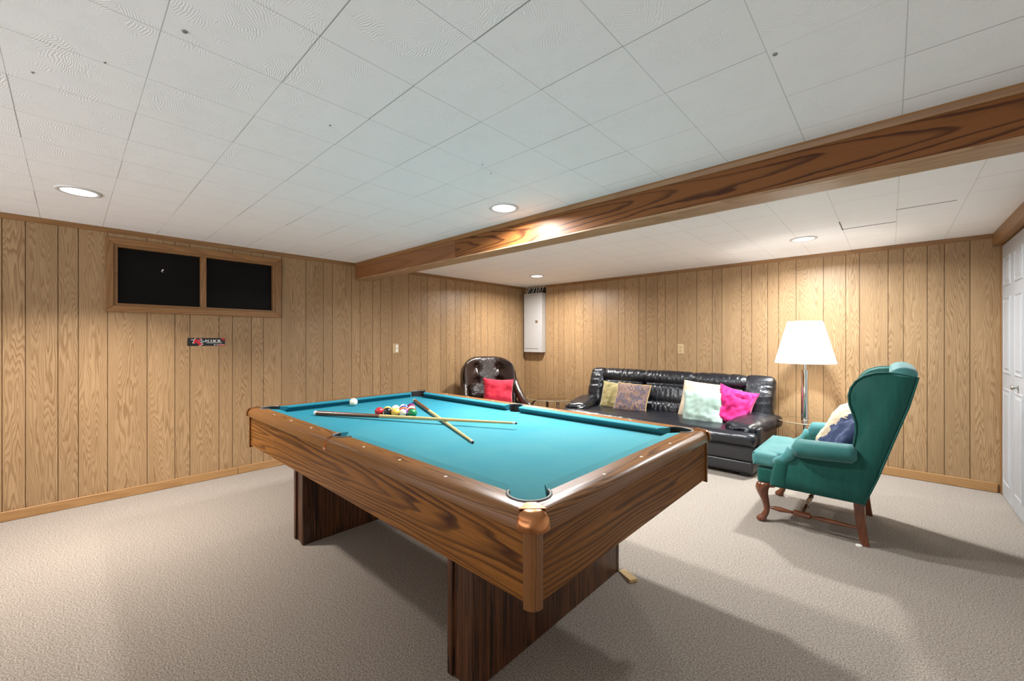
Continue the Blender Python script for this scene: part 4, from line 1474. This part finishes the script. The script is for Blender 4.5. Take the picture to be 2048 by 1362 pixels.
# seat rail and cushion
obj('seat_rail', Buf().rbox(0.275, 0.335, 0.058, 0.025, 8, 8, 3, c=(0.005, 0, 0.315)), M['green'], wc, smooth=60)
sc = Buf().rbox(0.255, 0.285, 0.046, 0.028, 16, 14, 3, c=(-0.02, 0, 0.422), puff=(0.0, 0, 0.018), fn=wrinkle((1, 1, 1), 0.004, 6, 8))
scush = obj('seat_cushion', sc, M['greenlit'], wc, smooth=180)
sc = Buf().rbox(0.075, 0.345, 0.045, 0.028, 5, 16, 3, c=(-0.222, 0, 0.421), puff=(0.006, 0, 0.012), fn=wrinkle((1, 1, 1), 0.003, 6, 9))
obj('cushion_front', sc, M['greenlit'], scush, smooth=180)
path = [(-0.292, -0.325, 0.4605), (-0.296, 0.0, 0.463), (-0.292, 0.325, 0.4605)]
obj('piping', Buf().tube([(-0.289, -0.335 + 0.67 * i / 16, 0.4605) for i in range(17)], 0.005, 8), M['greenlit'], scush, smooth=180)
obj('piping', Buf().tube([(-0.289, -0.335 + 0.67 * i / 16, 0.384) for i in range(17)], 0.005, 8), M['greenlit'], scush, smooth=180)
# legs
for s in (-1, 1):
    # cabriole front leg: knee out, slim ankle, pad foot
    sect = [(-0.215, 0.268, 0.046), (-0.232, 0.250, 0.045), (-0.243, 0.225, 0.040), (-0.240, 0.190, 0.032), (-0.228, 0.150, 0.025), (-0.219, 0.110, 0.020), (-0.217, 0.075, 0.018), (-0.226, 0.048, 0.021),
            (-0.240, 0.030, 0.027), (-0.246, 0.018, 0.031), (-0.246, 0.008, 0.030), (-0.244, 0.0, 0.024)]
    rings = []
    for (x, z, r_) in sect:
        rings.append([Vector((x + r_ * math.cos(a_), s * (0.300 - 0.3 * (x + 0.22)) + r_ * math.sin(a_), z)) for a_ in [2 * PI * q / 20 for q in range(20)]])
    fl = obj('front_leg', Buf().loft(rings), M['chairwood'], wc, smooth=180, grain='z')
    br_ = Buf().loft([[Vector((-0.20 + 0.04 * u + (0.034 - 0.014 * u) * math.cos(a_) * 0.8, s * 0.30 + 0.026 * math.sin(a_), 0.252 + (0.024 - 0.008 * u) * math.cos(a_))) for a_ in [2 * PI * q / 12 for q in range(12)]] for u in (0, .33, .66, 1)])
    obj('knee_bracket', br_, M['chairwood'], fl, smooth=180)
    # splayed rear leg
    rings = []
    for k in range(9):
        u = k / 8
        z = 0.268 * (1 - u)
        x = 0.262 + 0.028 * u ** 1.7
        h_ = 0.027 - 0.007 * u
        y = s * (0.292 - 0.0 * u)
        rings.append([Vector((x + a_ * h_, y + b_ * h_ * 0.85, z)) for a_, b_ in ((-1, -1), (1, -1), (1, 1), (-1, 1))])
    rl = obj('rear_leg', Buf().loft(rings), M['chairwood'], wc, grain='z', bevel=0.003)
    if s < 0:
        obj('felt_glide', Buf().lathe([(0.016, 0.0), (0.016, 0.006), (0.001, 0.007)], 20, c=(0.262, s * 0.318, 0.0)), M['white'], rl, smooth=40)
    # turned side stretcher
    prof = [(0.007, -0.205), (0.010, -0.19), (0.016, -0.14), (0.010, -0.085), (0.008, -0.080), (0.012, -0.076), (0.008, -0.070), (0.019, -0.066), (0.020, -0.060), (0.020, 0.02), (0.019, 0.024), (0.009, 0.028), (0.013, 0.033),
            (0.009, 0.038), (0.014, 0.08), (0.014, 0.12), (0.009, 0.245), (0.007, 0.268)]
    obj('side_stretcher', Buf().lathe(prof, 18, axis='x', c=(0, s * 0.296, 0.098)), M['chairwood'], wc, smooth=45, grain='x')
prof = [(0.008, -0.28), (0.015, -0.22), (0.010, -0.13), (0.016, -0.12), (0.010, -0.11), (0.018, 0.0), (0.010, 0.11), (0.016, 0.12), (0.010, 0.13), (0.015, 0.22), (0.008, 0.28)]
obj('cross_stretcher', Buf().lathe(prof, 18, axis='y', c=(-0.02, 0, 0.098)), M['chairwood'], wc, smooth=45, grain='y')
pillow((4.185, -1.63, 0.632), (0.66, -0.75, -0.22), (0.55, 0.25, 1), 0.26, 0.36, 0.14, M['navycream'], 'navy and tan pillow leaning in the green wing chair', 7.7, 0.006, pinch=0.05)

# ------------------------------------------------------------------ floor lamp with glass tray
LX, LY = 3.815, -0.42
fl = thing('floor_lamp', 'lit floor lamp with white pleated shade, chrome pole and round glass tray', 'floor lamp', (LX, LY, 0))
obj('base', Buf().lathe([(0.13, 0.0), (0.13, 0.012), (0.12, 0.018), (0.03, 0.022), (0.025, 0.03)], 40), M['chrome'], fl, smooth=40)
obj('pole', Buf().lathe([(0.013, 0.02), (0.013, 0.46), (0.013, 1.03)], 24), M['chrome'], fl, smooth=60)
obj('sleeve', Buf().lathe([(0.0135, 0.482), (0.031, 0.482), (0.031, 0.486), (0.0285, 0.488), (0.0285, 0.943), (0.031, 0.945), (0.031, 0.953), (0.0135, 0.953)], 32, cap=False), M['chrome'], fl, smooth=40)
obj('glass_tray', Buf().lathe([(0.0135, 0.472), (0.206, 0.472), (0.209, 0.476), (0.206, 0.481), (0.0135, 0.481)], 64, cap=False), M['glass'], fl, smooth=40)
obj('glass_edge', Buf().tube([(0.2085 * math.cos(2 * PI * i / 60), 0.2085 * math.sin(2 * PI * i / 60), 0.4765) for i in range(60)], 0.0047, 8, closed=True), M['glassedge'], fl, smooth=180)
q = Buf()
vs, fs = [], []
NP = 180
for j, (z, r_) in enumerate(((1.016, 0.236), (1.40, 0.134))):
    for i in range(NP):
        rr = r_ + (0.0022 if i % 2 else -0.0022)
        vs.append(Vector((rr * math.cos(2 * PI * i / NP), rr * math.sin(2 * PI * i / NP), z)))
for i in range(NP):
    fs.append((i, (i + 1) % NP, NP + (i + 1) % NP, NP + i))
q.add(vs, fs)
sh = obj('lamp_shade', q, M['shade'], fl)
obj('shade_ring', Buf().tube([(0.134 * math.cos(2 * PI * i / 40), 0.134 * math.sin(2 * PI * i / 40), 1.40) for i in range(40)], 0.003, 6, closed=True), M['white'], sh, smooth=180)
obj('spider', Buf().tube([(-0.134, 0, 1.39), (0, 0, 1.375), (0.134, 0, 1.39)], 0.003, 6), M['chrome'], sh, smooth=180)
obj('bulb', Buf().lathe([(0.012, 1.10), (0.014, 1.13), (0.028, 1.17), (0.030, 1.19), (0.02, 1.215), (0.001, 1.222)], 20), M['lens'], fl, smooth=180)
pl = bpy.data.lights.new('lamp_bulb', 'POINT')
pl.energy = 11
pl.color = (1.0, 0.97, 0.92)
pl.shadow_soft_size = 0.035
plo = bpy.data.objects.new('lamp_bulb', pl)
COL.objects.link(plo)
plo.location = (LX, LY, 1.25)

# ------------------------------------------------------------------ glass side table
GX, GY, GZ = 1.02, -0.60, 0.452
gt = thing('side_table', 'round glass side table with bentwood legs between the brown chair and the sofa', 'side table', (GX, GY, 0))
obj('glass_top', Buf().lathe([(0.0005, GZ - 0.010), (0.345, GZ - 0.010), (0.35, GZ - 0.005), (0.345, GZ), (0.0005, GZ)], 72, cap=False), M['glass'], gt, smooth=40)
obj('glass_edge', Buf().tube([(0.349 * math.cos(2 * PI * i / 72), 0.349 * math.sin(2 * PI * i / 72), GZ - 0.005) for i in range(72)], 0.0052, 8, closed=True), M['glassedge'], gt, smooth=180)
for k in range(4):
    a_ = math.radians(-38 + 90 * k)
    dx, dy = math.cos(a_), math.sin(a_)
    path = []
    for i in range(15):
        u = i / 14
        if u < 0.35:
            r_, z = 0.0 + 0.20 * u / 0.35, GZ - 0.026
        else:
            v = (u - 0.35) / 0.65
            ang = min(1, v / 0.45) * PI / 2
            r_ = 0.20 + 0.085 * math.sin(ang) + 0.02 * max(0, v - 0.45)
            z = GZ - 0.026 - 0.085 * (1 - math.cos(ang)) - max(0, v - 0.45) / 0.55 * (GZ - 0.026 - 0.085)
        path.append((r_ * dx, r_ * dy, z))
    obj('leg', Buf().tube(path, 0.019, 10, flat=0.7), M['darkwood'], gt, smooth=60, grain='z')
    obj('pad', Buf().lathe([(0.012, GZ - 0.0125), (0.012, GZ - 0.010)], 16, c=(0.19 * dx, 0.19 * dy, 0)), M['white'], gt)

# ------------------------------------------------------------------ brown tufted chair
bc = thing('tufted_chair', 'brown leather tufted swivel armchair in the far left corner', 'armchair', (0.60, -1.36, 0), math.radians(58))
# local: faces -y, x to the viewer's right


def tb(s, t):
    """inner back surface: s -1..1 across, t 0..1 up"""
    hwid = 0.345 * (1 - 0.13 * (1 - t) ** 2) 
    if t > 0.62:
        k = (t - 0.62) / 0.38
        hwid *= (1 - 0.10 * k ** 3)
    x = hwid * s
    zt = 1.008 - 0.085 * abs(s) ** 4.0
    z = 0.36 + (zt - 0.36) * t
    y = 0.10 + 0.20 * t - 0.17 * abs(s) ** 2.4
    return x, y, z


BT = [(-0.45, 0.80), (0.45, 0.80), (-0.45, 0.52), (0.45, 0.52), (0.0, 0.36)]
NS, NT_ = 56, 44


def tuft(s, t):
    d_ = 0.0
    for (bs, bt) in BT:
        dd = math.sqrt(((s - bs) * 0.32) ** 2 + ((t - bt) * 0.62) ** 2)
        d_ += 0.050 * math.exp(-(dd / 0.045) ** 2) + 0.020 * math.exp(-(dd / 0.10) ** 2)
        ang = math.atan2((t - bt) * 0.62, (s - bs) * 0.32)
        d_ += 0.006 * math.exp(-(dd / 0.08) ** 2) * math.sin(ang * 9 + bs * 5)
    # vertical pulls under the upper buttons
    for bs in (-0.42, 0.42):
        d_ += 0.018 * math.exp(-(((s - bs) * 0.32) / 0.014) ** 2) * max(0, min(1, (0.82 - t) / 0.1)) * (t > 0.3)
    return d_


front, rear = [], []
for j in range(NT_ + 1):
    t_ = j / NT_
    rf, rb = [], []
    for i in range(NS + 1):
        s_ = -1 + 2 * i / NS
        x, y, z = tb(s_, t_)
        edge = max(abs(s_) ** 10, (t_) ** 14)
        roll = 0.045 * math.sqrt(max(0.0, 1 - edge))
        rf.append(Vector((x, y - roll - 0.035 + tuft(s_, t_), z)))
        rb.append(Vector((x * 1.03, y + 0.02 + 0.045 * math.sqrt(max(0.0, 1 - edge)), z - 0.01 * (1 - t_))))
    front.append(rf)
    rear.append(rb)
rings = [front[j] + list(reversed(rear[j])) for j in range(NT_ + 1)]
bk = obj('backrest', Buf().loft(rings), M['brownleather'], bc, smooth=180)
for (bs, bt) in BT:
    x, y, z = tb(bs, bt)
    obj('button', Buf().rbox(0.012, 0.007, 0.012, 0.007, 2, 2, 2, c=(x, y - 0.08 + tuft(bs, bt) - 0.004, z)), M['button'], bk, smooth=180)
# outer shell behind, showing as a band on the left
rings = []
for j in range(15):
    t_ = j / 14
    ring = []
    for i in range(25):
        s_ = -1 + 2 * i / 24
        x, y, z = tb(s_, t_)
        ring.append(Vector((x * 1.05, y + 0.03 - 0.05 * abs(s_) ** 3, z - 0.045 * t_)))
    for i in range(24, -1, -1):
        s_ = -1 + 2 * i / 24
        x, y, z = tb(s_, t_)
        ring.append(Vector((x * 1.10, y + 0.085, z - 0.05 * t_)))
    rings.append(ring)
obj('outer_shell', Buf().loft(rings), M['brownleather'], bc, smooth=60)
for s in (-1, 1):
    path, rad = [], []
    for k in range(17):
        u = k / 16
        y = 0.10 - 0.60 * u
        z = 0.70 - 0.26 * (1 - (1 - min(1, u * 1.15)) ** 2) - 0.02 * u
        x = s * (0.335 + 0.045 * math.sin(u * PI / 2))
        path.append((x, y, z))
        e = 1.0 if u < 0.9 else math.sqrt(max(0.03, 1 - ((u - 0.9) / 0.1) ** 2))
        rad.append(0.050 * e)
    arm = obj('arm', Buf().tube(path, rad, 18), M['brownleather'], bc, smooth=180)
    q = Buf().rbox(0.035, 0.29, 0.13, 0.03, 3, 10, 6, c=(s * 0.36, -0.17, 0.31))
    obj('arm_panel', q, M['brownleather'], arm, smooth=180)
obj('seat_cushion', Buf().rbox(0.31, 0.30, 0.075, 0.06, 10, 10, 3, c=(0, -0.20, 0.36), puff=(0, 0, 0.025), fn=wrinkle((1, 1, 1), 0.006, 7, 3)), M['brownleather'], bc, smooth=180)
obj('seat_base', Buf().rbox(0.335, 0.31, 0.07, 0.03, 6, 6, 3, c=(0, -0.17, 0.24)), M['brownleather'], bc, smooth=60)
obj('swivel_post', Buf().lathe([(0.03, 0.05), (0.03, 0.175)], 20, c=(0, -0.15, 0)), M['black'], bc, smooth=40)
for k in range(4):
    a_ = PI / 4 + k * PI / 2
    p0, p1 = Vector((0, -0.15, 0.085)), Vector((0.29 * math.cos(a_), -0.15 + 0.29 * math.sin(a_), 0.018))
    obj('foot', Buf().tube([p0, p0.lerp(p1, 0.5) + Vector((0, 0, 0.008)), p1], [0.026, 0.022, 0.018], 10), M['darkwood'], bc, smooth=60)
# rumpled leather lumbar pad of the chair
q = Buf().rbox(0.13, 0.05, 0.10, 0.05, 8, 4, 8, puff=(0, 0.01, 0), fn=wrinkle((1, 1, 2), 0.014, 9, 6), mat=Matrix.Translation((-0.16, -0.015, 0.58)) @ Matrix.Rotation(math.radians(-15), 4, 'X'))
obj('lumbar_pad', q, M['brownleather'], bc, smooth=180)

th = math.radians(58)
pillow((0.715, -1.345, 0.555), (math.cos(th - 0.12), math.sin(th - 0.12), -0.06), (-0.22, 0.14, 1), 0.40, 0.37, 0.13, M['red'], 'coral red pillow propped on the brown tufted chair', 9.4, 0.006, pinch=0.09)
